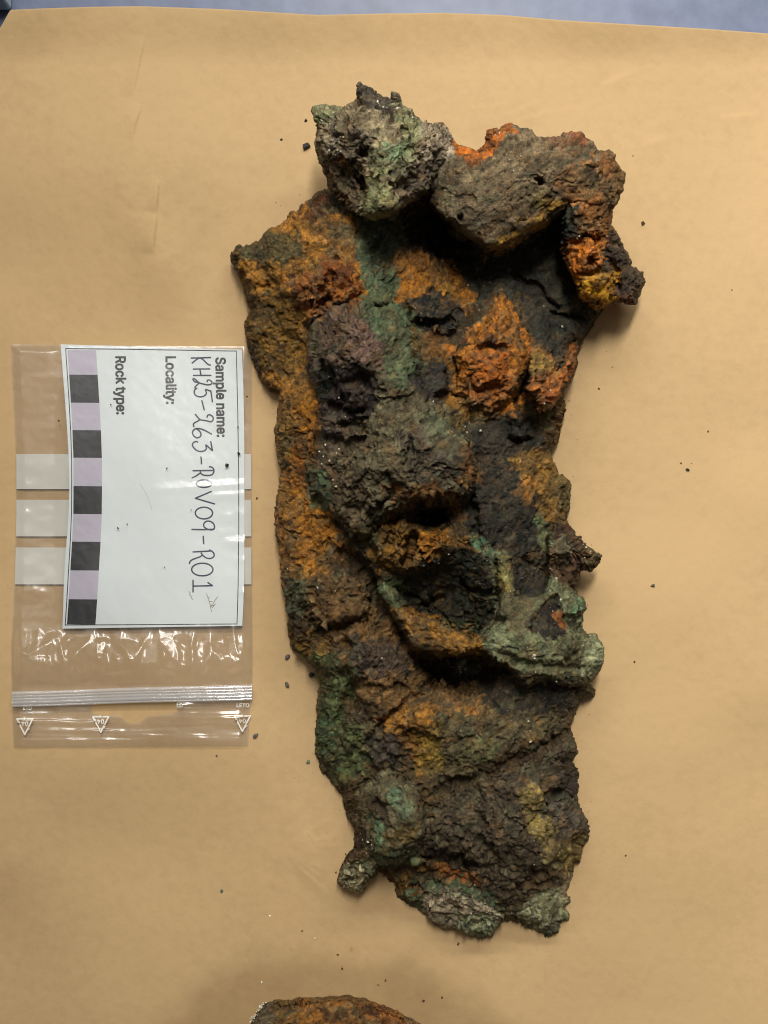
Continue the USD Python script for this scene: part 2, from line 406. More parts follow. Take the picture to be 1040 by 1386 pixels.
    ([(588, 925), (682, 925), (684, 968), (600, 972)], (108, 82, 48), 9, .95),
    ([(620, 950), (650, 950), (645, 975), (620, 975)], (150, 100, 40), 7, .7),
    ([(650, 920), (784, 920), (790, 962), (700, 968), (652, 952)], (60, 58, 48), 9, .95),
    ([(598, 968), (774, 965), (742, 1000), (662, 1052), (600, 1062)], (98, 88, 58), 10, 1),
    ([(630, 990), (680, 985), (660, 1030), (625, 1035)], (104, 108, 72), 9, .6),
    ([(636, 1062), (774, 1000), (796, 1060), (802, 1122), (742, 1182), (682, 1232), (588, 1182), (566, 1132), (600, 1082)], (88, 77, 60), 9, 1),
    ([(690, 1000), (760, 995), (700, 1040), (650, 1060)], (86, 64, 42), 7, .7),
    ([(498, 988), (536, 990), (534, 1036), (502, 1036)], (76, 66, 64), 7, .85),
    ([(482, 1060), (530, 1042), (562, 1058), (578, 1110), (562, 1164), (520, 1176), (486, 1144)], (110, 104, 76), 8, 1),
    ([(522, 1062), (545, 1062), (562, 1096), (548, 1110), (530, 1090)], (104, 136, 112), 7, .75),
    ([(496, 1104), (514, 1108), (530, 1150), (505, 1156)], (100, 130, 102), 7, .8),
    ([(503, 1078), (522, 1082), (520, 1104), (505, 1104)], (86, 64, 54), 5, .8),
    ([(530, 1120), (560, 1118), (558, 1150), (530, 1148)], (122, 102, 58), 6, .7),
    ([(505, 1150), (570, 1150), (560, 1172), (500, 1172)], (92, 112, 82), 6, .8),
    ([(700, 1070), (722, 1058), (742, 1110), (762, 1140), (790, 1118), (792, 1166), (780, 1196), (745, 1172), (720, 1122)], (130, 116, 68), 8, .95),
    ([(740, 1078), (796, 1088), (800, 1132), (762, 1132)], (98, 90, 80), 8, .85),
    ([(755, 1030), (790, 1030), (790, 1080), (755, 1078)], (64, 54, 48), 7, .8),
    # bottom shelf
    ([(505, 1188), (600, 1168), (652, 1200), (620, 1212), (560, 1208), (530, 1208)], (116, 84, 42), 8, 1),
    ([(590, 1172), (640, 1182), (640, 1200), (605, 1194)], (140, 82, 38), 6, .85),
    ([(556, 1188), (620, 1192), (672, 1218), (696, 1242), (640, 1228), (580, 1212)], (88, 118, 94), 6, .9),
    ([(560, 1226), (600, 1200), (650, 1214), (690, 1240), (672, 1272), (605, 1266)], (158, 150, 132), 6, 1),
    ([(616, 1244), (672, 1242), (678, 1272), (626, 1272)], (172, 182, 152), 6, .95),
    ([(540, 1205), (575, 1210), (570, 1240), (540, 1230)], (96, 112, 88), 6, .9),
    ([(688, 1240), (740, 1208), (772, 1198), (782, 1240), (746, 1276), (702, 1256)], (166, 166, 136), 7, 1),
    ([(715, 1238), (735, 1240), (738, 1252), (715, 1250)], (70, 80, 72), 4, .8),
    ([(735, 1244), (765, 1246), (750, 1268), (735, 1262)], (96, 108, 98), 5, .8),
    ([(756, 1180), (780, 1188), (776, 1218), (762, 1216)], (178, 166, 142), 5, .9),
    ([(690, 1195), (740, 1190), (745, 1215), (700, 1222)], (104, 88, 66), 7, .8),
    ([(450, 1196), (466, 1160), (504, 1178), (486, 1216)], (176, 174, 144), 5, 1),
    ([(474, 1160), (506, 1160), (508, 1186), (490, 1180)], (112, 120, 92), 5, .8),
    ([(466, 1128), (494, 1126), (490, 1166), (470, 1164)], (80, 56, 40), 6, .9),
    # right column below the slab
    ([(768, 272), (836, 268), (836, 312), (824, 334), (796, 316), (770, 300)], (132, 84, 38), 6, 1),
    ([(762, 330), (812, 316), (822, 362), (778, 374), (765, 360)], (174, 98, 24), 6, 1),
    ([(792, 345), (806, 340), (808, 356), (796, 362)], (82, 48, 20), 4, .8),
    ([(778, 370), (838, 368), (840, 408), (815, 420), (784, 404)], (188, 132, 32), 5, 1),
    ([(824, 318), (854, 338), (884, 380), (870, 418), (838, 414), (838, 372), (816, 346)], (80, 64, 56), 5, 1),
    ([(835, 395), (862, 400), (850, 416), (832, 414)], (110, 66, 46), 5, .7),
    ([(766, 332), (810, 320), (820, 360), (780, 372)], (186, 106, 26), 6, .8),
    ([(780, 372), (838, 370), (838, 406), (815, 416), (786, 402)], (204, 146, 38), 5, .85),
    # slab
    ([(596, 190), (650, 196), (695, 160), (790, 172), (850, 205), (856, 262), (780, 282), (700, 338), (650, 345), (610, 310), (590, 250)], (136, 117, 88), 4, 1),
    ([(600, 250), (660, 240), (690, 290), (640, 320), (605, 300)], (112, 98, 76), 12, .8),
    ([(606, 186), (652, 198), (654, 172), (702, 160), (684, 188), (655, 214), (638, 226)], (176, 98, 34), 5, 1),
    ([(735, 182), (760, 172), (806, 190), (792, 204), (755, 200)], (118, 88, 66), 6, .85),
    ([(772, 175), (800, 182), (796, 196), (775, 192)], (142, 80, 52), 4, .8),
    ([(758, 240), (772, 222), (800, 214), (822, 240), (816, 270), (786, 284), (762, 272)], (148, 94, 44), 6, .7),
    ([(766, 244), (780, 228), (806, 226), (812, 254), (790, 274), (770, 262)], (118, 94, 64), 5, .9),
    ([(792, 226), (808, 226), (810, 242), (796, 244)], (66, 54, 42), 5, .85),
    ([(815, 200), (850, 210), (856, 262), (832, 284), (818, 260)], (122, 92, 58), 7, .95),
    ([(810, 206), (835, 208), (822, 240), (806, 228)], (140, 88, 44), 6, .7),
    ([(655, 342), (680, 316), (722, 298), (740, 268), (772, 276), (752, 300), (705, 336), (665, 350)], (150, 116, 48), 7, .95),
    ([(636, 324), (660, 330), (655, 345), (638, 340)], (60, 74, 58), 5, .8),
    ([(702, 318), (728, 310), (724, 326), (706, 330)], (48, 92, 80), 5, .85),
    ([(744, 292), (782, 276), (784, 304), (760, 318), (746, 312)], (46, 74, 66), 6, .9),
    ([(724, 262), (745, 258), (740, 285), (718, 285)], (128, 122, 72), 6, .6),
    # knob
    ([(422, 140), (487, 105), (540, 122), (575, 165), (618, 168), (616, 205), (590, 246), (540, 296), (500, 298), (470, 286), (440, 256), (424, 200)], (158, 148, 124), 4, 1),
    ([(422, 138), (458, 140), (452, 168), (430, 174)], (158, 162, 126), 5, .95),
    ([(434, 168), (450, 160), (466, 172), (458, 184), (438, 182)], (150, 142, 122), 5, .7),
    ([(527, 120), (545, 126), (574, 164), (574, 190), (546, 190), (534, 152)], (166, 166, 130), 5, .95),
    ([(500, 202), (560, 186), (568, 230), (542, 252), (502, 236)], (162, 166, 130), 7, .9),
    ([(520, 195), (550, 192), (550, 212), (515, 214)], (122, 150, 118), 5, .8),
    ([(486, 266), (504, 234), (532, 250), (540, 284), (506, 300), (488, 288)], (160, 162, 118), 6, .95),
    ([(480, 106), (500, 112), (540, 132), (532, 160), (490, 146)], (74, 66, 62), 6, .95),
    ([(436, 212), (492, 212), (498, 262), (470, 290), (442, 254)], (112, 92, 66), 7, .9),
    ([(455, 212), (468, 212), (468, 222), (456, 222)], (168, 108, 36), 3, .9),
    ([(566, 166), (618, 170), (614, 212), (586, 240), (558, 222)], (160, 152, 138), 7, .85),
    ([(530, 230), (590, 218), (590, 250), (545, 275)], (104, 92, 82), 7, .75),
    ([(440, 180), (500, 175), (505, 210), (445, 212)], (122, 114, 104), 8, .7),
]
ALBEDO = 0.92


def mineral(c):
    c = np.asarray(c, float)
    r, g, b = c
    m = c.mean()
    if g >= r and m > 66:                      # green blooms
        return (c * 0.84 + np.array((94, 95, 78)) * 0.16) * np.array((0.97, 0.98, 0.92))
    if r - b > 50:                             # ochres
        return (c * 0.88 + np.array((124, 88, 38)) * 0.12) * 1.12
    if m < 66:                                 # slate, manganese black and the painted hole shade
        return c * 0.84
    if m > 125:
        return c * np.array((1.03, 1.0, 0.95))
    return c * 0.80 + 0.17 * m * np.array((1.10, 1.02, 0.84))


def poly_sd(px, py, poly):
    """signed distance in pixels, negative inside"""
    Q = np.asarray(poly, float)
    d = np.full(px.shape, 1e18)
    inside = np.zeros(px.shape, bool)
    for k in range(len(Q)):
        a, b = Q[k], Q[(k + 1) % len(Q)]
        e = b - a
        wx, wy = px - a[0], py - a[1]
        t = np.clip((wx * e[0] + wy * e[1]) / (e @ e), 0, 1)
        d = np.minimum(d, (wx - t * e[0]) ** 2 + (wy - t * e[1]) ** 2)
        c = (a[1] <= py) != (b[1] <= py)
        with np.errstate(divide='ignore', invalid='ignore'):
            xi = a[0] + (py - a[1]) / (e[1] if e[1] else 1e-9) * e[0]
        inside ^= c & (px < xi)
    return np.where(inside, -1, 1) * np.sqrt(d)


def rock_tone(px, py, z):
    """mineral colour of the rock at photo position px, py and height z (metres): patches with ragged borders, mottled"""
    q = np.stack([px, py, z * PXM], -1)
    wx = 10 * sn(q / 26.0, 3, 31) + 3 * sn(q / 6.0, 2, 33)
    wy = 10 * sn(q / 26.0, 3, 41) + 3 * sn(q / 6.0, 2, 43)
    ux, uy = px + wx, py + wy
    rag = sn(q / 9.0, 4, 51)
    thin = fbm(q / 11.0 + 400, 3, 55)
    col = np.tile(lin((84, 68, 44)), (len(px), 1))
    for k, (poly, c, soft, op) in enumerate(PATCHES):
        Q = np.asarray(poly, float)
        m = soft + 14
        sel = np.nonzero((ux > Q[:, 0].min() - m) & (ux < Q[:, 0].max() + m) & (uy > Q[:, 1].min() - m) & (uy < Q[:, 1].max() + m))[0]
        if not len(sel):
            continue
        sd = poly_sd(ux[sel], uy[sel], poly) + rag[sel] * (2 + soft) * (1.2 if k % 2 else -1.2)
        w = op * smooth01(0.5 - sd / (0.8 * soft)) * np.clip(0.15 + 1.9 * thin[sel + 0] if k % 3 else 0.15 + 1.9 * (1 - thin[sel]), 0.70, 1)
        col[sel] = col[sel] * (1 - w[:, None]) + lin(mineral(c)) * w[:, None]
    # mottling: ochre dust, dark manganese, green bloom, then fine granular tone
    lum = col.mean(1)
    calm = smooth01((lum - 0.03) / 0.05)               # the slate stays plain
    for sc, off, lo, wid, op, c, sd_ in ((22.0, 90, 0.53, 0.10, 0.45, (54, 46, 35), 61), (13.0, 40, 0.57, 0.08, 0.36, (122, 86, 42), 71), (18.0, 140, 0.58, 0.08, 0.36, (92, 98, 76), 81), (7.0, 240, 0.58, 0.07, 0.50, (44, 38, 31), 85), (5.0, 260, 0.61, 0.06, 0.36, (142, 122, 90), 87), (30.0, 340, 0.52, 0.12, 0.35, (84, 72, 52), 89)):
        n = fbm(q / sc + off, 5, sd_)
        w = op * smooth01((n - lo) / wid) * (0.45 + 0.55 * calm)
        col = col * (1 - w)[:, None] + lin(c) * w[:, None]
    n = fbm(q / 4.0 + 10, 3, 91)
    a = math.radians(38)
    st = np.stack([(q[:, 0] * math.cos(a) - q[:, 1] * math.sin(a)) / 5.0, q[:, 0] * math.sin(a) + q[:, 1] * math.cos(a), q[:, 2] / 2], -1)
    n2 = fbm(st / 4.2 + 30, 3, 93)
    n3 = fbm(q / 1.7 + 70, 2, 95)
    col = col * (np.clip(-0.75 + 1.0 * n + 1.5 * n2 + 1.0 * n3, 0.2, 2.2))[:, None]
    # small pale specks of sulphate and shell
    n = meshkit.noise(q / 2.0 + 5, 97) * 0.6 + 0.4 * fbm(q / 26, 2, 98)
    w = 0.75 * smooth01((n - 0.82) / 0.06)
    col = col * (1 - w)[:, None] + lin((196, 184, 156)) * w[:, None]
    lum = np.maximum(col.mean(1), 0.004)
    col = col * (np.clip(lum / 0.085, 0.2, 4) ** 0.13)[:, None]
    return np.clip(col * ALBEDO * np.array((1.03, 1.0, 0.94)), 0.004, 0.75)


# ------------------------------------------------------------------ the rock: shape


TEX = [  # where the crust is smoother or coarser than usual
    ([(600, 180), (850, 180), (850, 290), (660, 345), (600, 300)], 0.60), ([(610, 310), (790, 300), (830, 430), (760, 480), (640, 400)], 0.50), ([(320, 270), (480, 280), (440, 400), (430, 760), (360, 780), (310, 340)], 0.62),
    ([(490, 320), (535, 320), (575, 430), (575, 510), (510, 500), (490, 400)], 0.55), ([(540, 500), (640, 580), (640, 660), (560, 640), (510, 560)], 0.75), ([(620, 570), (745, 570), (735, 750), (620, 730)], 0.55),
    ([(540, 790), (690, 750), (690, 850), (560, 850)], 0.65), ([(680, 790), (825, 790), (825, 930), (680, 920)], 0.55), ([(420, 890), (490, 890), (520, 1180), (460, 1100)], 0.70), ([(590, 960), (780, 960), (700, 1050), (590, 1060)], 0.75),
    ([(420, 440), (520, 410), (520, 500), (430, 510)], 0.85), ([(505, 195), (570, 185), (560, 250), (535, 300), (490, 290)], 0.55), ([(480, 1050), (580, 1050), (570, 1175), (490, 1160)], 0.70), ([(700, 1060), (790, 1110), (790, 1200), (740, 1180)], 0.6), ([(690, 1215), (780, 1200), (770, 1275), (700, 1260)], 0.6)]


def texture_gain(px, py):
    g = np.ones(px.shape)
    for poly, v in TEX:
        Q = np.asarray(poly, float)
        sel = np.nonzero((px > Q[:, 0].min() - 20) & (px < Q[:, 0].max() + 20) & (py > Q[:, 1].min() - 20) & (py < Q[:, 1].max() + 20))[0]
        if len(sel):
            w = smooth01(0.5 - poly_sd(px[sel], py[sel], poly) / 30.0)
            g[sel] = g[sel] * (1 - w) + v ** 0.55 * w
    return g


def fractal_outline(poly, amp, step, seed):
    """a closed outline with ragged detail, points about step pixels apart"""
    Q = np.asarray(poly, float)
    out = []
    for k in range(len(Q)):
        a, b = Q[k], Q[(k + 1) % len(Q)]
        n = max(1, int(round(np.linalg.norm(b - a) / step)))
        out.append(a + (b - a) * (np.arange(n) / n)[:, None])
    out = np.vstack(out)
    q = np.c_[out, np.full(len(out), seed * 3.7)]
    tang = np.roll(out, -1, 0) - np.roll(out, 1, 0)
    nrm = np.c_[tang[:, 1], -tang[:, 0]] / np.maximum(np.linalg.norm(tang, axis=1, keepdims=True), 1e-9)
    off = amp * (0.9 * sn(q / 11.0, 3, seed) + 0.8 * (billow(q / 6.0, 2, seed + 5) - 0.45) * 2)
    sh = shapely.Polygon(out + nrm * off[:, None]).buffer(0)
    if sh.geom_type != 'Polygon':
        sh = max(sh.geoms, key=lambda g: g.area)
    sh = sh.segmentize(step).simplify(step * 0.25)
    ring = np.asarray(sh.exterior.segmentize(step).coords)[:-1]
    keep = np.r_[True, np.linalg.norm(np.diff(ring, axis=0), axis=1) > 0.25 * step]
    ring = ring[keep]
    return ring, shapely.Polygon(ring)


def stir(px, py, lines):
    cut = np.zeros(px.shape)
    for line, depth, w in lines:
        q = np.stack([px, py, 0 * px], -1)
        d, t = seg_d(px + 3.5 * sn(q / 12.0, 2, 5), py + 3.5 * sn(q / 12.0, 2, 6), line)
        cut += depth * np.exp(-(d / w) ** 2) * np.minimum(1, 4 * np.minimum(t, 1 - t) + 0.25)
    return cut


def lump(name, poly, ctrl, parent, step=1.3, ragged=2.0, edge=14, thick=0.9, inset=30, bottom=None, rough=1.0, seed=1,
         cuts=(), steps=(), label=None, tone=None, mtl=None, flat=1.0, grain=5.0):
    """a closed stone body: top surface from control heights (cm), rounded ragged rim, undercut underside"""
    ring, shape = fractal_outline(poly, ragged, step, seed)
    x0, y0, x1, y1 = shape.bounds
    gx, gy = np.meshgrid(np.arange(x0, x1, step), np.arange(y0, y1, step * 0.9))
    gx[1::2] += step / 2
    r = np.random.default_rng(seed)
    gx = gx.ravel() + r.uniform(-.25, .25, gx.size) * step
    gy = gy.ravel() + r.uniform(-.25, .25, gy.size) * step
    shapely.prepare(shape)
    ok = shapely.contains_xy(shape, gx, gy)
    gx, gy = gx[ok], gy[ok]
    tree = cKDTree(ring)
    d, _ = tree.query(np.c_[gx, gy])
    ok = d > 0.55 * step
    gx, gy, d = gx[ok], gy[ok], d[ok]
    # rings just inside the rim so that the rolled edge is finely divided
    px, py = np.r_[ring[:, 0], gx], np.r_[ring[:, 1], gy]
    d = np.r_[np.zeros(len(ring)), d]
    c = np.asarray(ctrl, float)
    rbf = RBFInterpolator(c[:, :2], c[:, 2], kernel='thin_plate_spline', smoothing=2.0)

    def top(px, py):
        q = np.stack([px, py, np.full(px.shape, seed * 11.0)], -1)
        w = np.stack([px + 9 * sn(q / 30.0, 2, 21), py + 9 * sn(q / 30.0, 2, 22)], -1)
        z = rbf(w)
        for pl, dz, soft in steps:
            sd = poly_sd(w[:, 0], w[:, 1], pl) + 3 * sn(q / 9.0, 3, 25)
            z = z + dz * smooth01(0.5 - sd / soft)
        z = z - stir(px, py, cuts)
        return z
    zt = top(px, py)
    zrim = np.maximum(zt - thick, 0.15)
    t = np.clip(d / edge, 0, 1)
    prof = np.sqrt(np.maximum(0, 1 - (1 - t) ** 2))
    z = zrim + (zt - zrim) * prof
    z = np.maximum(z, 0.1) / 100
    pts = P(px, py, z)
    tri = Delaunay(np.c_[px, py]).simplices
    cen = np.c_[px, py][tri].mean(1)
    tri = tri[shapely.contains_xy(shape, cen[:, 0], cen[:, 1])]
    a = np.cross(pts[tri[:, 1]] - pts[tri[:, 0]], pts[tri[:, 2]] - pts[tri[:, 0]])
    tri[a[:, 2] < 0] = tri[a[:, 2] < 0][:, ::-1]
    # relief along the normal, larger first
    nring = len(ring)

    def normals(pts):
        fn = np.cross(pts[tri[:, 1]] - pts[tri[:, 0]], pts[tri[:, 2]] - pts[tri[:, 0]])
        vn = np.zeros_like(pts)
        for k in range(3):
            np.add.at(vn, tri[:, k], fn)
        return vn / np.maximum(np.linalg.norm(vn, axis=1, keepdims=True), 1e-12)
    soft_mask = smooth01(d / 5.0)
    mm = pts * 1000.0
    a = math.radians(33)     # the streaky fabric of the crust
    st = np.stack([(mm[:, 0] * math.cos(a) + mm[:, 1] * math.sin(a)) / 3.2, (-mm[:, 0] * math.sin(a) + mm[:, 1] * math.cos(a)), mm[:, 2]], -1)
    coarse = 2.1 * (billow(mm / 13.0 + seed, 3, 101) - 0.45) + 0.9 * sn(mm / 7.0 + seed, 3, 105)
    smooth_n = normals(pts)
    pts = pts + normals(pts) * (coarse * rough * soft_mask * 0.00085 * flat)[:, None]
    patchy = smooth01((fbm(mm / 16.0 + 3 + seed, 2, 131) - 0.35) / 0.3)
    fine = 0.7 * (billow(mm / 3.6, 3, 111) - 0.45) * (0.35 + patchy) + 0.55 * sn(st / 1.9, 3, 121) * (1.3 - patchy)
    # chipped facets: every cell is a plane with a tilt of its own
    wob = 0.5 * np.stack([sn(mm / 2.2, 3, 7), sn(mm / 2.2, 3, 8)], -1)
    for size, slope, gain in ((6.5, 0.16, 1.0), (2.6, 0.19, 1.0)):
        b0, b1 = mm[:, :2].min(0) - size, mm[:, :2].max(0) + size
        kc = int((b1 - b0).prod() / size ** 2 * 1.2)
        cc = r.uniform(b0, b1, (kc, 2)); gg = r.normal(0, slope, (kc, 2)); hh = r.normal(0, size * 0.025, kc)
        at = mm[:, :2] + wob * size / 3.0
        _, ix = cKDTree(cc).query(at)
        fine = fine + gain * (((at - cc[ix]) * gg[ix]).sum(1) + hh[ix]) * (0.45 + 0.55 * patchy) / 0.85
    # crumbly grains: rounded cells
    bb = mm.max(0) - mm.min(0)
    ncell = int(bb[0] * bb[1] / (grain * 0.3) ** 2 * 0.9)
    cells = np.c_[r.uniform(mm[:, 0].min(), mm[:, 0].max(), ncell), r.uniform(mm[:, 1].min(), mm[:, 1].max(), ncell)]
    f1, _ = cKDTree(cells).query(mm[:, :2] + 0.35 * np.stack([sn(mm / 0.8, 2, 7), sn(mm / 0.8, 2, 8)], -1))
    fine += 0.34 * np.clip(1 - (f1 / (grain * 0.17)) ** 2, -0.6, 1) * (0.15 + patchy)
    fine += 0.55 * (billow(mm / 1.5, 2, 113) - 0.45) * (0.4 + patchy)
    # pits
    pit = meshkit.noise(mm / 2.3 + 50, 141)
    fine -= 1.5 * smooth01((pit - 0.74) / 0.10)
    fine -= 0.8 * smooth01((meshkit.noise(mm / 1.1 + 90, 143) - 0.74) / 0.10)
    # open cracks: thin creases where a warped noise crosses its middle
    cr = np.abs(meshkit.fbm(mm / 11.0 + 20, 3, 151) - 0.5)
    fine -= 2.0 * np.exp(-(cr / 0.006) ** 2) * smooth01((fbm(mm / 30.0, 2, 155) - 0.42) / 0.1)
    cr = np.abs(meshkit.fbm(mm / 5.5 + 60, 3, 161) - 0.5)
    fine -= 1.1 * np.exp(-(cr / 0.008) ** 2) * smooth01((fbm(mm / 20.0, 2, 165) - 0.48) / 0.1)
    nn = smooth_n * 0.6 + normals(pts) * 0.4
    pts = pts + nn * (fine * texture_gain(px, py) * rough * (0.3 + 0.7 * soft_mask) * 0.00085)[:, None]
    pts[:, 2] = np.maximum(pts[:, 2], 0.0012)
    # underside on the same rim
    us_ = max(5.0, step * 3)
    bx, by = np.meshgrid(np.arange(x0, x1, us_), np.arange(y0, y1, us_))
    bx, by = bx.ravel() + 0.3, by.ravel() + 0.2
    ok = shapely.contains_xy(shape, bx, by)
    bx, by = bx[ok], by[ok]
    bd, _ = tree.query(np.c_[bx, by])
    ok = bd > 2.0
    bx, by, bd = bx[ok], by[ok], bd[ok]
    bt = np.maximum(top(bx, by) - thick, 0.15)
    zb = 0.11 if bottom is None else bottom
    u = np.clip(bd / inset, 0, 1)
    bz = bt - (bt - zb) * (1 - (1 - u) ** 1.7)
    bz = np.minimum(bz, np.maximum(top(bx, by) - 0.35, zb))
    q = np.stack([bx, by, 0 * bx + seed], -1)
    bz = np.maximum(bz + 0.25 * sn(q / 14.0, 3, 9) * np.minimum(1, bd / 8), min(zb, 0.11)) / 100
    bp = P(bx, by, bz)
    upx, upy = np.r_[ring[:, 0], bx], np.r_[ring[:, 1], by]
    ut = Delaunay(np.c_[upx, upy]).simplices
    cen = np.c_[upx, upy][ut].mean(1)
    ut = ut[shapely.contains_xy(shape, cen[:, 0], cen[:, 1])]
    ap = np.vstack([pts, bp])
    remap = np.r_[np.arange(nring), len(pts) + np.arange(len(bx))]
    uxy = np.c_[upx, upy]
    area = np.cross(np.c_[uxy[ut[:, 1]] - uxy[ut[:, 0]], np.zeros(len(ut))], np.c_[uxy[ut[:, 2]] - uxy[ut[:, 0]], np.zeros(len(ut))])[:, 2]
    ut[area < 0] = ut[area < 0][:, ::-1]      # pixel y points down, so this faces down in the world
    faces = np.vstack([tri, remap[ut]])
    col = (tone or rock_tone)(np.r_[px, bx], np.r_[py, by], ap[:, 2])
    m = obj(name, trimesh.Trimesh(ap, faces, process=False), mtl or rock_mat, parent, smooth=True, col=col)
    if label:
        tag(m, label)
    return pts, normals(pts)


OUT_BODY = [(444, 252), (427, 263), (411, 275), (401, 285), (390, 285), (389, 298), (379, 303.5), (362, 311), (355, 321), (337.5, 331), (323, 330), (313, 341), (314, 355), (320, 368), (327, 378), (330, 389),
            (336, 420), (331.6, 443.5), (334.5, 464), (342, 490), (353, 515.6), (365, 530), (378, 531), (377, 553), (372, 582), (375, 611), (379, 640), (375, 668), (371.5, 709), (377, 738), (380, 761), (379, 781), (386, 816),
            (390, 839), (389, 862), (395, 879), (412, 891), (426, 905), (433.5, 925), (429, 948), (429, 977.5), (426, 1015), (433, 1041), (446, 1058), (463.5, 1075.6), (469, 1101.5), (479, 1125), (479, 1142), (475, 1155),
            (484, 1168), (500, 1178), (510, 1184), (515, 1194), (527, 1202.5), (538.5, 1218), (556, 1230), (570, 1233), (579, 1244), (587.5, 1254), (602, 1259), (613.5, 1260), (631, 1267), (651, 1270), (670, 1267), (672.6, 1256),
            (683, 1247), (704, 1250), (721.5, 1259), (742, 1270), (757.6, 1266), (760.5, 1251.5), (773.5, 1246), (773.5, 1240), (768, 1228.5), (776, 1217), (769, 1208), (778, 1185), (778, 1171), (786.5, 1168), (788, 1148),
            (798, 1133), (799.5, 1119), (791, 1104), (785, 1087), (782, 1075.6), (785, 1047), (776, 1032), (782, 1018), (775, 998), (772, 986), (779, 963), (791, 944), (805, 944), (805, 934), (796, 920), (800, 890), (790, 860),
            (785, 835), (782, 800), (770, 790), (772, 760), (768, 720), (766, 709), (772, 686), (773.5, 654), (765, 645), (756, 636.6), (749, 622), (744.6, 610.6), (752, 602), (757.6, 584.6), (762, 564.5), (767.7, 553), (762, 538.5),
            (767.7, 524), (773.5, 509.6), (779, 507), (780.7, 495), (785, 466), (793.7, 455), (808, 434.6), (816.7, 420), (822, 400), (818, 340), (814, 290), (790, 235), (700, 215), (620, 230), (540, 235)]
CTRL_BODY = [(330, 345, 2.6), (350, 330, 3.2), (400, 300, 3.5), (450, 290, 4.2), (420, 340, 4.2), (470, 340, 4.6), (340, 400, 2.5), (345, 470, 2.0), (365, 515, 1.7), (390, 470, 2.5), (400, 540, 3.2), (385, 600, 3.0),
             (410, 640, 3.2), (380, 700, 2.9), (420, 720, 3.2), (385, 760, 2.7), (450, 770, 3.6), (390, 820, 2.5), (430, 840, 3.0), (470, 820, 3.8), (520, 830, 3.4), (400, 880, 1.8), (440, 920, 2.6), (435, 1000, 1.8), (470, 980, 3.0),
             (450, 1050, 1.6), (520, 930, 4.0), (500, 880, 4.2), (560, 960, 4.2), (560, 1030, 4.0), (620, 915, 1.7), (620, 970, 4.4), (700, 950, 4.2), (770, 950, 2.8), (700, 1010, 4.4), (640, 1060, 3.9), (700, 1080, 4.3), (775, 1060, 2.6),
             (790, 1120, 2.0), (720, 1150, 3.9), (640, 1140, 3.8), (580, 1120, 3.8), (600, 1190, 2.6), (680, 1210, 2.8), (770, 1180, 1.8), (760, 1240, 1.4), (650, 1250, 1.4), (560, 1215, 1.5), (520, 1190, 1.5), (480, 1120, 2.0), (520, 1100, 3.4),
             (500, 400, 5.0), (540, 340, 3.8), (600, 320, 1.7), (580, 380, 3.6), (640, 360, 2.1), (620, 430, 3.8), (700, 350, 1.9), (760, 330, 2.0), (720, 400, 2.6), (790, 420, 2.0), (770, 460, 2.2), (680, 420, 4.0), (660, 480, 4.4), (640, 530, 4.2),
             (690, 540, 3.8), (740, 500, 3.6), (770, 500, 2.4), (710, 520, 3.0), (750, 560, 2.4), (700, 580, 3.6), (740, 590, 2.4), (660, 620, 4.2), (700, 660, 4.0), (760, 650, 2.2), (765, 690, 2.0), (700, 720, 3.8), (650, 700, 4.4), (600, 560, 5.0),
             (580, 700, 3.6), (590, 745, 4.2), (530, 740, 4.4), (620, 790, 2.5), (570, 800, 2.5), (680, 790, 4.2), (720, 780, 3.2), (740, 850, 4.2), (790, 850, 2.6), (800, 890, 1.8), (500, 270, 3.5), (700, 260, 2.5)]
rock = thing('rock_sample', 'large rough rust orange, green and black mineral crust rock right of the label bag', 'rock')
grain_src = []
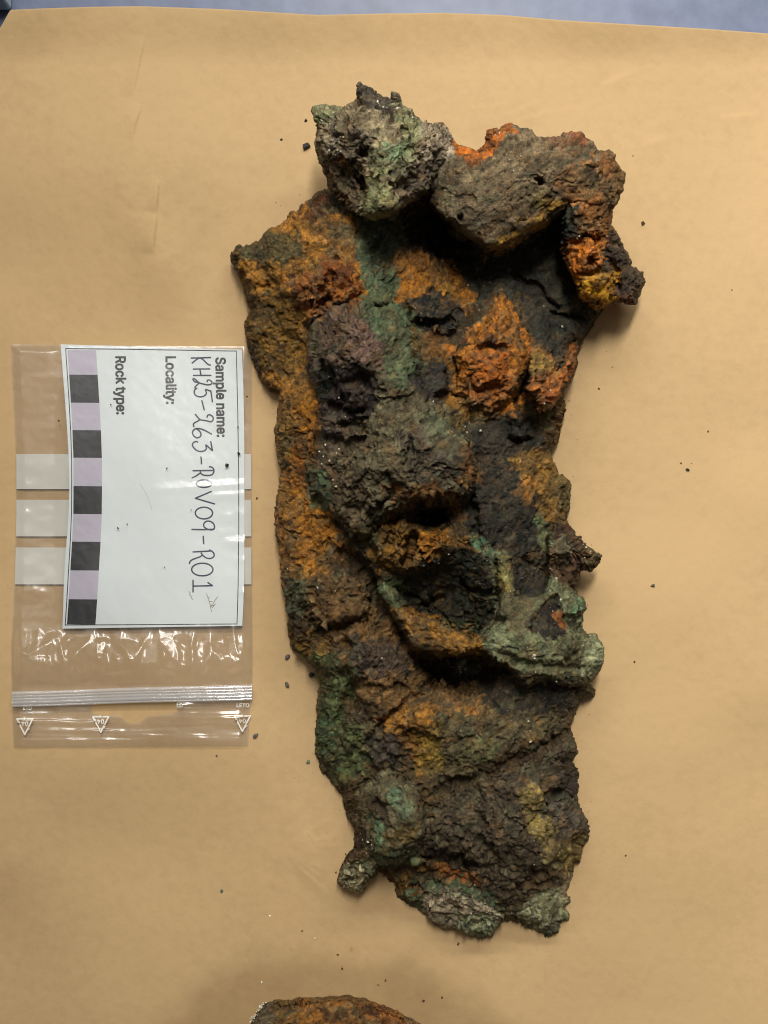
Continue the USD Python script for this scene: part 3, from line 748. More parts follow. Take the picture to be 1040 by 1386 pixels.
grain_src.append(lump('rock_mass', OUT_BODY, CTRL_BODY, rock, ragged=2.2, edge=17, thick=1.3, inset=34, seed=3, rough=1.05,
    cuts=[([(772, 992), (742, 1004), (720, 1022), (690, 1030), (668, 1048), (650, 1052)], 0.5, 6), ([(650, 1052), (610, 1062), (580, 1080)], 0.5, 5), ([(455, 745), (485, 765), (505, 790), (515, 830)], 1.0, 9), ([(430, 855), (470, 845), (500, 835)], 0.7, 5),
          ([(600, 915), (560, 945), (530, 965), (500, 1000)], 0.6, 5), ([(480, 920), (460, 980), (470, 1050)], 0.4, 6), ([(620, 780), (640, 800), (690, 806)], 0.6, 3), ([(540, 800), (580, 815), (610, 800)], 0.6, 4), ([(560, 430), (600, 440), (620, 425)], 0.7, 4),
          ([(690, 590), (705, 597), (722, 592)], 0.6, 3), ([(630, 640), (640, 690), (650, 740)], 0.6, 5), ([(690, 370), (730, 390), (760, 420)], 0.5, 4), ([(740, 420), (780, 430), (800, 440)], 0.5, 3), ([(560, 1160), (610, 1160), (650, 1175)], 0.8, 5),
          ([(700, 1200), (740, 1195), (765, 1200)], 0.3, 4), ([(726, 1084), (750, 1075), (780, 1078)], 0.3, 3)],
    steps=[([(562, 698), (580, 686), (604, 688), (606, 702), (590, 714), (568, 712)], -0.9, 18), ([(560, 885), (640, 888), (690, 905), (640, 935), (590, 935)], -0.8, 12), ([(690, 560), (722, 566), (724, 596), (690, 596)], 0.5, 8), ([(553, 400), (590, 390), (622, 410), (620, 450), (556, 435)], 0.5, 10),
           ([(498, 988), (536, 990), (534, 1036), (502, 1036)], 0.3, 10), ([(565, 490), (607, 494), (612, 532), (580, 542)], 0.5, 10), ([(590, 925), (620, 930), (600, 1000), (540, 990)], 0.4, 14), ([(648, 1058), (700, 1036), (775, 1002), (800, 1060), (800, 1120), (740, 1185), (660, 1150)], 0.45, 12), ([(395, 790), (480, 775), (505, 840), (430, 850)], 0.5, 12), ([(470, 862), (560, 880), (560, 930), (480, 925)], 0.4, 10), ([(425, 900), (480, 905), (470, 990), (425, 985)], -0.4, 14), ([(500, 1180), (640, 1165), (640, 1200), (520, 1205)], -0.5, 12)]))
grain_src.append(lump('crust_slab', [(572, 205), (607, 180), (614.5, 187.6), (622, 195), (645, 202), (655, 192), (659, 176), (676.5, 172), (691, 165), (699.6, 169), (720, 174.6), (731, 183), (759, 185), (763, 177.5), (787.6, 177.5), (802, 192), (812, 202), (821, 202), (835, 206),
     (838, 221), (848, 235), (844, 261), (832, 283), (800, 288), (772, 284), (748, 300), (722, 318), (700, 333), (684, 338), (658, 341), (632, 322), (612, 306), (585, 285), (570, 245)],
     [(580, 225, 5.6), (590, 270, 5.6), (615, 220, 5.9), (650, 205, 5.8), (690, 180, 5.6), (780, 190, 5.2), (840, 230, 4.7), (650, 260, 6.2), (720, 240, 6.1), (790, 250, 5.5), (620, 300, 5.7), (660, 335, 5.2), (700, 325, 5.0), (760, 280, 5.0)], rock, ragged=2.6, edge=13, thick=0.8, inset=55, bottom=1.6, seed=5, rough=0.75, flat=0.55, grain=4.2,
     steps=[([(764, 244), (780, 226), (808, 224), (816, 256), (790, 278), (768, 264)], -0.06, 10), ([(792, 226), (808, 226), (810, 242), (796, 244)], -0.15, 8), ([(612, 192), (650, 204), (690, 172), (676, 195), (645, 222)], -0.4, 12)],
     cuts=[([(724, 240), (736, 246)], 0.5, 3), ([(620, 290), (626, 296)], 0.5, 3)]))
grain_src.append(lump('crust_column', [(768, 272), (800, 258), (836, 266), (832, 281), (829, 304), (838, 316), (844, 330), (852.5, 342), (858, 359), (871, 368), (875.6, 382), (868, 404), (861, 412.6), (832, 411), (821, 418), (800, 412), (784, 402), (776, 380), (762, 350), (758, 322), (760, 296)],
     [(785, 285, 5.2), (800, 268, 5.0), (825, 300, 4.4), (790, 345, 4.9), (775, 345, 4.2), (810, 385, 4.5), (850, 370, 3.5), (865, 395, 3.0), (835, 400, 3.5), (815, 320, 4.5), (840, 345, 3.8)], rock, ragged=2.4, edge=11, thick=1.2, inset=26, bottom=1.2, seed=7, rough=1.0, grain=4.0,
     cuts=[([(770, 330), (790, 322), (815, 322)], 0.6, 4), ([(822, 345), (834, 372), (836, 400)], 0.5, 4), ([(796, 358), (806, 348)], 0.8, 5), ([(782, 372), (815, 366)], 0.5, 4)]))
grain_src.append(lump('crust_knob', [(424, 145), (422.6, 152), (430, 172), (427, 191), (431, 214), (438, 231), (444, 251), (456, 268), (472, 284), (490, 292), (506, 297), (530, 290), (550, 276), (575, 264), (592, 250), (612, 205), (613, 188), (607, 180), (599, 167), (574, 168), (568, 162), (557, 148), (545, 140.5),
     (539, 127.5), (531, 124), (528, 133), (519, 132), (502, 119), (487.5, 110), (482, 114.5), (483, 133), (470, 140.5), (457, 143), (427, 143)],
     [(430, 150, 5.4), (450, 200, 6.2), (485, 120, 6.2), (530, 140, 6.2), (500, 180, 7.2), (555, 190, 7.1), (600, 190, 6.2), (470, 260, 5.4), (515, 268, 7.0), (570, 240, 6.4), (487, 245, 6.1), (530, 220, 7.3), (440, 170, 6.0), (505, 150, 6.7)], rock, ragged=2.0, edge=12, thick=1.5, inset=36, bottom=2.2, seed=9, rough=1.1, grain=4.5,
     cuts=[([(489, 230), (488, 245), (493, 260)], 0.9, 4), ([(500, 195), (490, 215)], 0.8, 6), ([(545, 165), (555, 200), (560, 215)], 0.5, 6)], steps=[([(490, 265), (505, 235), (535, 250), (540, 285), (505, 298)], 0.5, 10), ([(500, 202), (560, 188), (566, 230), (540, 248), (502, 236)], 0.4, 12)]))
grain_src.append(lump('crust_ridge', [(416, 445), (424, 428), (440, 414), (470, 408), (492, 392), (494, 352), (500, 325), (518, 318), (524, 350), (532, 395), (556, 418), (570, 440), (576, 480), (574, 505), (600, 540), (618, 560), (636, 590), (646, 625), (646, 660), (630, 690), (600, 688), (560, 692), (520, 712), (498, 732),
     (474, 738), (452, 712), (436, 690), (418, 670), (414, 640), (428, 610), (424, 580), (430, 545), (418, 510), (414, 475)],
     [(425, 450, 5.6), (460, 430, 6.7), (505, 430, 6.6), (555, 450, 5.7), (505, 350, 4.6), (510, 385, 5.2), (480, 480, 7.2), (450, 540, 5.9), (470, 565, 5.7), (530, 520, 6.9), (590, 560, 6.2), (560, 610, 7.5), (620, 640, 6.4), (500, 620, 6.8), (440, 620, 5.6), (430, 660, 4.8), (480, 690, 5.8), (560, 670, 6.8), (620, 680, 5.8), (470, 725, 4.8)],
     rock, ragged=2.4, edge=20, thick=2.0, inset=40, bottom=1.5, seed=11, rough=1.15,
     cuts=[([(440, 545), (470, 560), (500, 552)], 0.5, 5), ([(460, 520), (490, 515), (505, 530)], 0.35, 5), ([(455, 575), (500, 580)], 0.4, 5), ([(543, 640), (555, 605), (550, 590)], 0.6, 4), ([(500, 700), (540, 660), (520, 640)], 0.5, 5), ([(430, 590), (470, 600), (500, 590)], 0.6, 5), ([(500, 415), (530, 412)], 0.5, 3)],
     steps=[([(432, 490), (450, 500), (450, 535), (430, 545)], -0.5, 12), ([(460, 530), (500, 530), (500, 570), (460, 575)], 0.35, 8)]))
grain_src.append(lump('crust_flange', [(668, 748), (694, 752), (698, 775), (702, 806), (735, 806), (742, 786), (740, 762), (760, 772), (778, 801), (789, 807), (796.6, 824.5), (791, 833), (791, 845), (795, 859), (805, 856), (820, 876), (819.6, 891), (814, 911), (802, 925), (770, 932), (740, 922), (712, 934), (690, 908), (650, 884), (620, 892), (590, 884), (560, 880), (545, 858),
     (520, 820), (508, 798), (520, 784), (538, 800), (548, 826), (600, 842), (640, 862), (668, 842), (676, 810)],
     [(690, 770, 4.9), (695, 830, 5.3), (740, 800, 4.9), (790, 820, 3.8), (740, 860, 5.6), (800, 880, 3.6), (760, 910, 4.8), (700, 890, 5.5), (640, 880, 5.2), (590, 875, 4.9), (540, 835, 4.6), (515, 800, 4.4), (805, 915, 2.9)], rock, ragged=2.0, edge=11, thick=1.0, inset=30, bottom=1.3, seed=13, rough=0.9,
     steps=[([(733, 815), (756, 808), (768, 850), (750, 872), (718, 852)], -0.45, 8), ([(770, 835), (792, 838), (788, 856), (770, 852)], -0.5, 6)], cuts=[([(660, 878), (700, 895), (740, 900), (790, 905)], 0.4, 5), ([(640, 868), (665, 845), (690, 840)], 0.5, 4)]))
grain_src.append(lump('crust_nub', [(742, 722), (756, 704), (768, 705), (779, 719), (789, 726), (791, 736.5), (805, 742), (817, 749.5), (815, 764), (802, 774), (788, 775), (786.5, 784), (776, 793), (768, 800), (752, 780), (740, 750)],
     [(745, 735, 4.0), (775, 740, 3.5), (812, 752, 2.6), (780, 780, 2.6), (760, 760, 3.8), (765, 715, 3.2)], rock, ragged=2.6, edge=9, thick=0.9, inset=22, bottom=0.9, seed=15, rough=1.5, grain=4.0))
grain_src.append(lump('crust_boss', [(486, 1066), (500, 1052), (530, 1042), (556, 1050), (574, 1080), (580, 1120), (570, 1155), (545, 1170), (515, 1174), (494, 1160), (484, 1135), (478, 1100)],
     [(500, 1070, 3.9), (530, 1060, 4.5), (540, 1110, 5.0), (560, 1140, 4.6), (510, 1150, 4.0), (490, 1110, 3.2)], rock, ragged=2.2, edge=24, thick=1.8, inset=30, bottom=0.8, seed=17, rough=1.0,
     cuts=[([(505, 1080), (520, 1100), (515, 1120)], 0.4, 5)]))
grain_src.append(lump('crust_nodule', [(388, 395), (394, 378), (412, 366), (440, 354), (470, 350), (488, 362), (494, 395), (480, 412), (450, 420), (432, 440), (420, 446), (408, 436), (404, 420), (390, 412)],
     [(400, 400, 4.3), (430, 380, 5.0), (470, 370, 5.3), (480, 400, 5.4), (430, 410, 4.9), (420, 435, 4.5)], rock, ragged=2.4, edge=16, thick=1.4, inset=24, bottom=1.5, seed=19, rough=1.1,
     cuts=[([(405, 420), (430, 415), (450, 400)], 0.7, 5), ([(440, 360), (445, 385), (430, 400)], 0.5, 5)]))
grain_src.append(lump('crust_nodule', [(492, 722), (515, 706), (545, 702), (585, 712), (612, 722), (618, 742), (600, 762), (575, 776), (545, 780), (515, 770), (498, 752)],
     [(500, 740, 4.8), (540, 720, 5.4), (600, 732, 5.0), (580, 765, 4.8), (530, 770, 4.8)], rock, ragged=2.2, edge=14, thick=1.3, inset=24, bottom=1.5, seed=22, rough=1.2,
     cuts=[([(560, 715), (558, 740), (545, 770)], 0.7, 5), ([(600, 715), (585, 740), (600, 755)], 0.5, 4)]))
grain_src.append(lump('crust_nodule', [(640, 462), (652, 440), (676, 402), (692, 415), (702, 440), (720, 472), (716, 505), (704, 530), (690, 555), (660, 566), (630, 556), (606, 535), (622, 500), (612, 480)],
     [(680, 425, 4.7), (650, 480, 5.6), (640, 530, 5.0), (690, 530, 4.8), (706, 480, 4.6), (670, 500, 5.5)], rock, ragged=2.2, edge=16, thick=1.2, inset=24, bottom=1.5, seed=23, rough=0.85,
     cuts=[([(640, 475), (665, 468), (690, 475)], 0.5, 5), ([(625, 520), (655, 530), (680, 520)], 0.4, 5)]))
grain_src.append(lump('crust_nodule', [(718, 476), (740, 482), (752, 502), (772, 476), (785, 466), (780.7, 495), (776, 508), (767, 524), (760, 538), (750, 556), (730, 560), (722, 540), (714, 520)],
     [(730, 490, 4.9), (735, 540, 4.6), (755, 520, 4.0), (778, 482, 2.9)], rock, ragged=2.2, edge=9, thick=1.0, inset=18, bottom=1.2, seed=25, rough=0.95, grain=4.0))
grain_src.append(lump('crust_tip', [(479, 1150), (466, 1165), (456, 1194), (466, 1202.5), (484, 1211), (492, 1205), (501, 1191), (512, 1184), (514, 1165), (500, 1150)],
     [(470, 1180, 2.2), (485, 1200, 1.9), (498, 1170, 2.6)], rock, ragged=1.5, edge=8, thick=0.8, inset=14, bottom=0.6, seed=27, rough=0.8, label='pale grey white tip of the rock at its lower left',
     cuts=[([(478, 1170), (480, 1188), (462, 1196)], 0.35, 2.5)]))
grain_src.append(lump('crust_tip', [(576, 1236), (590, 1216), (610, 1204), (640, 1212), (668, 1228), (684, 1240), (683, 1247), (672.6, 1256), (670, 1267), (651, 1270), (631, 1267), (613.5, 1260), (602, 1259), (587.5, 1254)],
     [(590, 1240, 1.8), (620, 1220, 2.7), (660, 1240, 2.4), (645, 1262, 1.7)], rock, ragged=2.0, edge=9, thick=0.8, inset=16, bottom=0.5, seed=29, rough=0.9, grain=4.0, label='pale grey and mint green crust at the bottom tip of the rock'))

# pale crystal grains that glint on the crust
gv, gf = [], []
oct_v = np.array([(1, 0, 0), (-1, 0, 0), (0, 1, 0), (0, -1, 0), (0, 0, 1), (0, 0, -1)], float)
oct_f = np.array([(0, 2, 4), (2, 1, 4), (1, 3, 4), (3, 0, 4), (2, 0, 5), (1, 2, 5), (3, 1, 5), (0, 3, 5)])
for (pts, nr), n in zip(grain_src, [150, 20, 10, 60, 45, 24, 10, 20, 3, 6, 4, 4, 4, 20]):
    up = np.nonzero(nr[:, 2] > 0.2)[0]
    dens = fbm(pts[up] * 45.0, 2, 77)
    up = up[dens > np.quantile(dens, 0.82)]
    for i in rng.choice(up, n):
        s = 0.00016 + 0.00032 * rng.random() ** 3
        M = trimesh.transformations.random_rotation_matrix(rng.random(3))[:3, :3]
        gf.append(oct_f + 6 * len(gv))
        gv.append((oct_v * s * rng.uniform(0.6, 1.4, 3)) @ M.T + pts[i] + nr[i] * s * 0.3)
tag(obj('mineral_grain', (np.vstack(gv), np.vstack(gf)), grain_mat, rock), kind='stuff')

# ------------------------------------------------------------------ the second rock at the bottom edge
PATCH2 = [([(340, 1350), (420, 1335), (540, 1340), (640, 1420), (560, 1520), (340, 1500)], (104, 78, 42), 10, 1), ([(400, 1350), (470, 1345), (480, 1400), (420, 1410)], (128, 84, 34), 8, .9), ([(478, 1352), (540, 1352), (560, 1390), (500, 1390)], (138, 82, 32), 8, .85),
          ([(480, 1360), (520, 1365), (515, 1382), (485, 1380)], (52, 34, 24), 6, .8), ([(340, 1350), (365, 1345), (375, 1400), (345, 1420)], (120, 112, 92), 8, .8), ([(440, 1365), (470, 1370), (465, 1390), (440, 1388)], (56, 44, 30), 6, .8), ([(545, 1370), (600, 1375), (610, 1400), (560, 1400)], (122, 96, 66), 7, .8)]


def tone2(px, py, z):
    global PATCHES
    keep, PATCHES = PATCHES, PATCH2
    c = rock_tone(px, py, z)
    PATCHES = keep
    return c


rock2 = thing('rock_sample', 'brown and orange rock mostly cut off by the bottom edge of the picture', 'rock')
lump('rock_mass', [(330, 1402), (346, 1372), (358, 1356), (388, 1353), (410, 1350), (440, 1349), (470, 1347), (494, 1352), (520, 1360), (545, 1372), (585, 1392), (612, 1420), (600, 1480), (540, 1530), (440, 1540), (360, 1500), (325, 1440)],
     [(350, 1380, 3.6), (420, 1362, 4.6), (480, 1362, 4.8), (540, 1385, 4.2), (590, 1410, 3.2), (440, 1420, 5.6), (520, 1440, 5.2), (380, 1460, 4.6), (460, 1510, 4.0), (560, 1480, 3.6)], rock2, ragged=1.7, edge=18, thick=1.2, inset=30, seed=33, rough=0.5, tone=tone2, grain=5.0)
wr = []
for k in range(60):
    t = rng.random()
    p = P(np.interp(t, [0, .4, 1], [331, 345, 358]) + rng.normal(1, 1.6), np.interp(t, [0, .4, 1], [1402, 1374, 1357]) + rng.normal(1, 1.6), 0.024 + 0.006 * rng.random())
    s_ = trimesh.creation.icosphere(0, 0.0004)
    s_.vertices *= rng.uniform(0.4, 1.5, 3)
    s_.apply_transform(trimesh.transformations.random_rotation_matrix(rng.random(3))); s_.apply_translation(p); wr.append(s_)
tag(obj('white_crust', trimesh.util.concatenate(wr), grain_mat, rock2), 'thin white crystalline crust along the left edge of the rock')

# ------------------------------------------------------------------ label card
def card_z(px, py):
    v = np.clip((py - 466) / 385.0, 0, 1)
    u = np.clip((px - 82) / 246.0, 0, 1)
    return paper_z(px, py) + 0.0022 + 0.0026 * np.sin(np.pi * v) * (1 - u) ** 1.5 + 0.0007 * np.sin(2.2 * np.pi * v + 0.5) * u


cl_y = np.array([466, 490, 520, 560, 600, 640, 670, 700, 730, 760, 800, 851.])
cl_x = CubicSpline(cl_y, np.array([82, 84, 86.3, 89.5, 92.2, 93.6, 93.8, 92.6, 90.4, 88.0, 86.2, 84.5]))
cr_x = CubicSpline(np.array([473, 520, 580, 640, 720, 790, 847.]), np.array([327.5, 329.3, 330.6, 331, 331, 330.4, 328]))


def card_pts(U, V):
    yl, yr = 466 + V * 385, 473 + V * 374
    xl, xr = cl_x(yl), cr_x(yr)
    px, py = xl + U * (xr - xl), yl + U * (yr - yl)
    return px, py


def solid_sheet(px, py, z, shape_nm, thick):
    top = P(px, py, z); n = len(top)
    bot = top.copy(); bot[:, 2] -= thick
    ny, nx = shape_nm
    i = np.arange(n).reshape(ny, nx)
    f = np.stack([i[:-1, :-1], i[1:, :-1], i[1:, 1:], i[:-1, 1:]], -1).reshape(-1, 4)
    rim = np.r_[i[0, :], i[1:, -1], i[-1, -2::-1], i[-2:0:-1, 0]]; rn = np.roll(rim, -1)
    return np.vstack([top, bot]), np.vstack([f, f[:, ::-1] + n, np.stack([rim, rn, rn + n, rim + n], -1)])


card = thing('label_card', 'white printed sample label card with scale bar and handwriting inside the clear bag', 'label')
U, V = np.meshgrid(np.linspace(0, 1, 40), np.linspace(0, 1, 60))
cx, cy = card_pts(U.ravel(), V.ravel())
obj('card', solid_sheet(cx, cy, card_z(cx, cy), (60, 40), 0.0003), card_mat, card, smooth=40)


def on_card(shape, name, m, lift=0.00006, label=None, dens=5.0):
    """flat print from a shapely shape in photo pixels, laid on the curved card"""
    vv, ff = [], []
    n = 0
    for g in getattr(shape, 'geoms', [shape]):
        v, f = trimesh.creation.triangulate_polygon(g.segmentize(dens), engine='earcut')
        t = trimesh.Trimesh(np.c_[v, np.zeros(len(v))], f)
        v, f = trimesh.remesh.subdivide_to_size(t.vertices, t.faces, dens * 1.6)
        vv.append(v); ff.append(f + n); n += len(v)
    v, f = np.vstack(vv), np.vstack(ff)
    pts = P(v[:, 0], v[:, 1], card_z(v[:, 0], v[:, 1]) + lift)
    nz = np.cross(pts[f[:, 1]] - pts[f[:, 0]], pts[f[:, 2]] - pts[f[:, 0]])[:, 2]
    f[nz < 0] = f[nz < 0][:, ::-1]
    o = obj(name, trimesh.Trimesh(pts, f, process=False), m, card)
    if label:
        tag(o, label)
    return o


sq_y = [473.6, 507, 545, 582, 619.5, 657.8, 695.6, 733.2, 772, 811, 845]
sq_l = lambda y: np.interp(y, [472, 507, 545, 582, 620, 658, 695, 733, 772, 811, 846], [91.3, 93.6, 96, 98, 99.4, 99.5, 99.2, 97.6, 95.2, 93, 90.6])
for k in range(10):
    ya, yb = sq_y[k], sq_y[k + 1]
    ys_ = np.linspace(ya, yb, 6)
    left = [(sq_l(y), y) for y in ys_]
    right = [(sq_l(y) + 38.6, y + 0.3) for y in ys_[::-1]]
    on_card(shapely.Polygon(left + right), 'scale_square', ink_black if k % 2 else ink_lilac)
bl = [(sq_l(y) - 2.4, y) for y in np.linspace(471.5, 846, 40)]
on_card(shapely.LineString(bl + [(200, 845.4), (321, 844.6), (322.5, 790), (323.3, 720), (323.2, 640), (322, 560), (320, 475), (200, 473)] + [bl[0]]).buffer(0.55), 'border_line', ink_black, 0.00008)


def text_shape(text, y0, y1, xbase, cap, drift=0.0):
    """printed line reading down the picture: letters' up points to +x"""
    m = meshkit.text_mesh(text, 1.0, 0.1, bold=True)
    tri = m.triangles[m.face_normals[:, 2] > 0.9][:, :, :2]
    sh = shapely.union_all([shapely.Polygon(t).buffer(0.026) for t in tri])
    x0, _, x1, _ = sh.bounds

    def f(c):
        c = np.asarray(c)
        t = (c[:, 0] - x0) / (x1 - x0)
        return np.c_[xbase + drift * t + cap * c[:, 1], y0 + (y1 - y0) * t]
    return shapely.transform(sh, f)


on_card(text_shape('Sample name:', 483.5, 591.5, 292.2, 13.0, 2.0), 'printed_text', ink_black, label='printed words Sample name', dens=9)
on_card(text_shape('Locality:', 482, 547, 224.6, 13.2, 0.8), 'printed_text', ink_black, label='printed word Locality', dens=9)
on_card(text_shape('Rock type:', 482, 561, 156.6, 13.2, 1.5), 'printed_text', ink_black, label='printed words Rock type', dens=9)

A4, A5 = (240, 470, 105 / 856), (240, 630, 105 / 662)


def ell(cx, cy, rx, ry, a0=0.3, n=22):
    return [(cx + rx * math.cos(a0 + 2 * math.pi * 1.03 * k / n), cy + ry * math.sin(a0 + 2 * math.pi * 1.03 * k / n)) for k in range(n + 1)]


STROKES = [
    ('K', A4, [[(155, 118), (260, 116), (368, 112)], [(365, 195), (300, 150), (250, 118), (205, 140), (165, 172)]]),
    ('H', A4, [[(178, 240), (358, 238)], [(180, 310), (372, 310)], [(250, 242), (256, 275), (262, 308)]]),
    ('2', A4, [[(330, 380), (335, 362), (365, 365), (385, 395), (360, 412), (290, 405), (240, 390), (200, 355), (175, 345), (182, 370), (240, 392), (208, 425), (195, 445)]]),
    ('5', A4, [[(370, 480), (380, 540), (388, 600)], [(370, 485), (315, 480), (322, 505), (300, 535), (240, 545), (195, 520), (188, 485), (215, 452)]]),
    ('-', A4, [[(272, 590), (285, 640), (298, 690)]]),
    ('2', A4, [[(330, 770), (345, 745), (380, 755), (398, 790), (380, 818), (330, 812), (250, 795), (220, 765), (200, 740)], [(250, 795), (205, 825), (180, 845), (185, 875)]]),
    ('6', A4, [[(378, 958), (300, 915), (240, 897), (190, 905), (168, 940), (185, 980), (230, 998), (262, 970), (250, 930), (215, 902)]]),
    ('3', A4, [[(370, 1040), (388, 1138)], [(388, 1138), (350, 1105), (315, 1080), (322, 1112), (290, 1145), (230, 1145), (180, 1105), (168, 1070), (195, 1042), (225, 1045)]]),
    ('-', A4, [[(262, 1210), (266, 1250), (268, 1285)]]),
    ('R', A5, [[(135, 45), (310, 42)], [(275, 12), (300, 17), (314, 45), (300, 75), (250, 85), (210, 75), (197, 50)], [(200, 62), (160, 90), (128, 105)]]),
    ('O', A5, [ell(228, 155, 66, 32)]),
    ('V', A5, [[(290, 222), (220, 252), (155, 280)], [(155, 280), (240, 305), (318, 328)]]),
    ('0', A5, [ell(228, 406, 74, 50)]),
    ('9', A5, [[(312, 545), (316, 510), (285, 478), (240, 482), (225, 510), (250, 540), (310, 542)], [(312, 545), (220, 548), (125, 546)]]),
    ('-', A5, [[(222, 605), (226, 668)]]),
    ('R', A5, [[(135, 738), (290, 730)], [(275, 722), (305, 740), (315, 770), (290, 792), (240, 785), (205, 748)], [(215, 762), (150, 795), (110, 820), (104, 835)]]),
    ('0', A5, [ell(214, 888, 91, 54)]),
    ('1', A5, [[(262, 1000), (300, 1026), (135, 1030)], [(135, 980), (135, 1080)]]),
]
for ch, (ox, oy, s), strokes in STROKES:
    geo = []
    for st_ in strokes:
        a = np.array(st_, float) * s + (ox, oy)
        if len(a) > 3:
            t = np.r_[0, np.cumsum(np.linalg.norm(np.diff(a, axis=0), axis=1))]
            a = CubicSpline(t, a)(np.linspace(0, t[-1], 40))
        geo.append(shapely.LineString(a).buffer(1.0))
    on_card(shapely.union_all(geo).simplify(0.08), 'handwritten_mark', pen_mat, 0.00007, dens=9)
sm = []
for pts_ in ([(250, 1090), (262, 1130), (275, 1165), (285, 1205), (292, 1250)], [(285, 1205), (310, 1170), (345, 1120)], [(262, 1130), (275, 1125)], [(272, 1160), (300, 1160)], [(285, 1205), (320, 1190)], [(100, 1075), (112, 1090), (105, 1105), (122, 1118), (118, 1130), (135, 1145)], [(300, 1215), (325, 1180)]):
    sm.append(shapely.LineString(np.array(pts_, float) * A5[2] + A5[:2]).buffer(0.32))
on_card(shapely.union_all(sm), 'pencil_smear', pencil_mat, 0.00009)
on_card(shapely.LineString([(190, 655), (198, 668), (206, 690)]).buffer(0.35), 'pencil_smear', plain('pale_crease', (190, 190, 186)), 0.00009)

# ------------------------------------------------------------------ clear zip bag
bag = thing('zip_bag', 'clear plastic zip bag lying flat on the brown paper left of the big rock', 'bag')
bl_x = lambda y: np.interp(y, [466, 520, 620, 700, 790, 870, 940, 1012], [14.5, 17, 21.5, 21.5, 19.5, 15.5, 15.5, 18.5])
br_x = lambda y: np.interp(y, [470, 600, 800, 920, 940, 960, 1008], [340.5, 341, 341.5, 342, 342, 338.5, 336])
hole = shapely.Polygon([(128, 952), (150, 951), (200, 949.6), (234, 948.8), (240, 951), (242, 957), (240, 963), (232, 966.5), (216, 968), (201, 969), (195, 974), (189, 978), (181, 979.5), (173, 978), (167, 973), (163, 969), (150, 968), (131, 967.6), (125, 965), (122.6, 960), (123.5, 954.5)])


def film_relief(px, py):
    """wrinkles of the upper film, metres"""
    q = np.stack([px, py, 0 * px], -1)
    over_card = smooth01((px - 78) / 20) * smooth01((860 - py) / 20)
    z = 0.0005 * sn(q / np.array([70., 30., 1]), 3, 201) * (1 - 0.86 * over_card)
    # the crumple between the card and the zip: sharp pleats that fan out from the card's edge
    m = smooth01((py - 840) / 26) * smooth01((938 - py) / 40)
    crest = 894 + 9 * sn(q / np.array([28., 900., 1]), 2, 208)
    rise = np.clip(1 - (crest - py) / 26.0, 0, 1)
    drop = np.clip(1 - (py - crest) / 34.0, 0, 1)
    z = z + m * 0.0026 * np.where(py < crest, rise, smooth01(drop)) * (0.35 + 0.9 * fbm(q / np.array([24., 900., 1]), 2, 205))
    rr = np.random.default_rng(44)
    for sx, sy, amp in ((34.0, 52.0, 0.0022), (15.0, 30.0, 0.0005)):
        n = int(360 / sx * 130 / sy * 1.2)
        cells = np.c_[rr.uniform(0, 360, n) / sx, rr.uniform(830, 960, n) / sy]
        w = np.stack([px + 5 * sn(q / 30.0, 2, 203), py + 5 * sn(q / 30.0, 2, 206)], -1) / (sx, sy)
        dd, _ = cKDTree(cells).query(w, 2)
        z = z + m * amp * (1 - np.clip((dd[:, 1] - dd[:, 0]) / 0.9, 0, 1)) * (0.4 + 0.9 * smooth01(1 - np.abs(py - 890) / 55))
    # folds that run in from the right edge over the card
    for yy, x_in, amp, w in ((655, 190, 0.0005, 6), (668, 265, 0.0006, 6), (733, 292, 0.0009, 6), (758, 312, 0.0007, 5), (802, 312, 0.0008, 5), (698, 280, 0.0004, 9)):
        z = z + amp * np.exp(-((py - yy - 0.06 * (340 - px)) / w) ** 2) * smooth01((px - x_in) / 30)
    for yy, x_out, amp, w in ((657, 62, 0.0008, 7), (694, 55, 0.0008, 5), (722, 45, 0.0006, 4), (800, 70, 0.0009, 8)):
        z = z + amp * np.exp(-((py - yy) / w) ** 2) * smooth01((x_out - px) / 26)
    # the strip beyond the zip: shallow ribs along it
    m2 = smooth01((py - 950) / 6)
    z = z + m2 * (0.0005 * sn(q / np.array([110., 6., 1]), 3, 211) + 0.0006 * sn(q / np.array([40., 34., 1]), 2, 213))
    return z


def bag_z(px, py, upper):
    base = np.maximum(paper_z(px, py), 0) + 0.0006
    ex = np.minimum(px - bl_x(py), br_x(py) - px)
    ey = np.minimum(py - 466, 1012 - py)
    e = smooth01(np.minimum(ex, ey + 2) / 14.0)
    if not upper:
        return base + 0.0002 * e
    inside = smooth01((px - 66) / 28) * smooth01((345 - px) / 16) * smooth01((py - 452) / 20) * smooth01((872 - py) / 26)
    over = card_z(px, py) + 0.0007
    z = base + 0.0004 + e * (0.0016 * (1 - inside) + film_relief(px, py) * 1.0)
    return np.where(inside > 0, np.maximum(z * (1 - inside) + (over + e * np.abs(film_relief(px, py)) * 0.9) * inside, base + 0.0003), z)


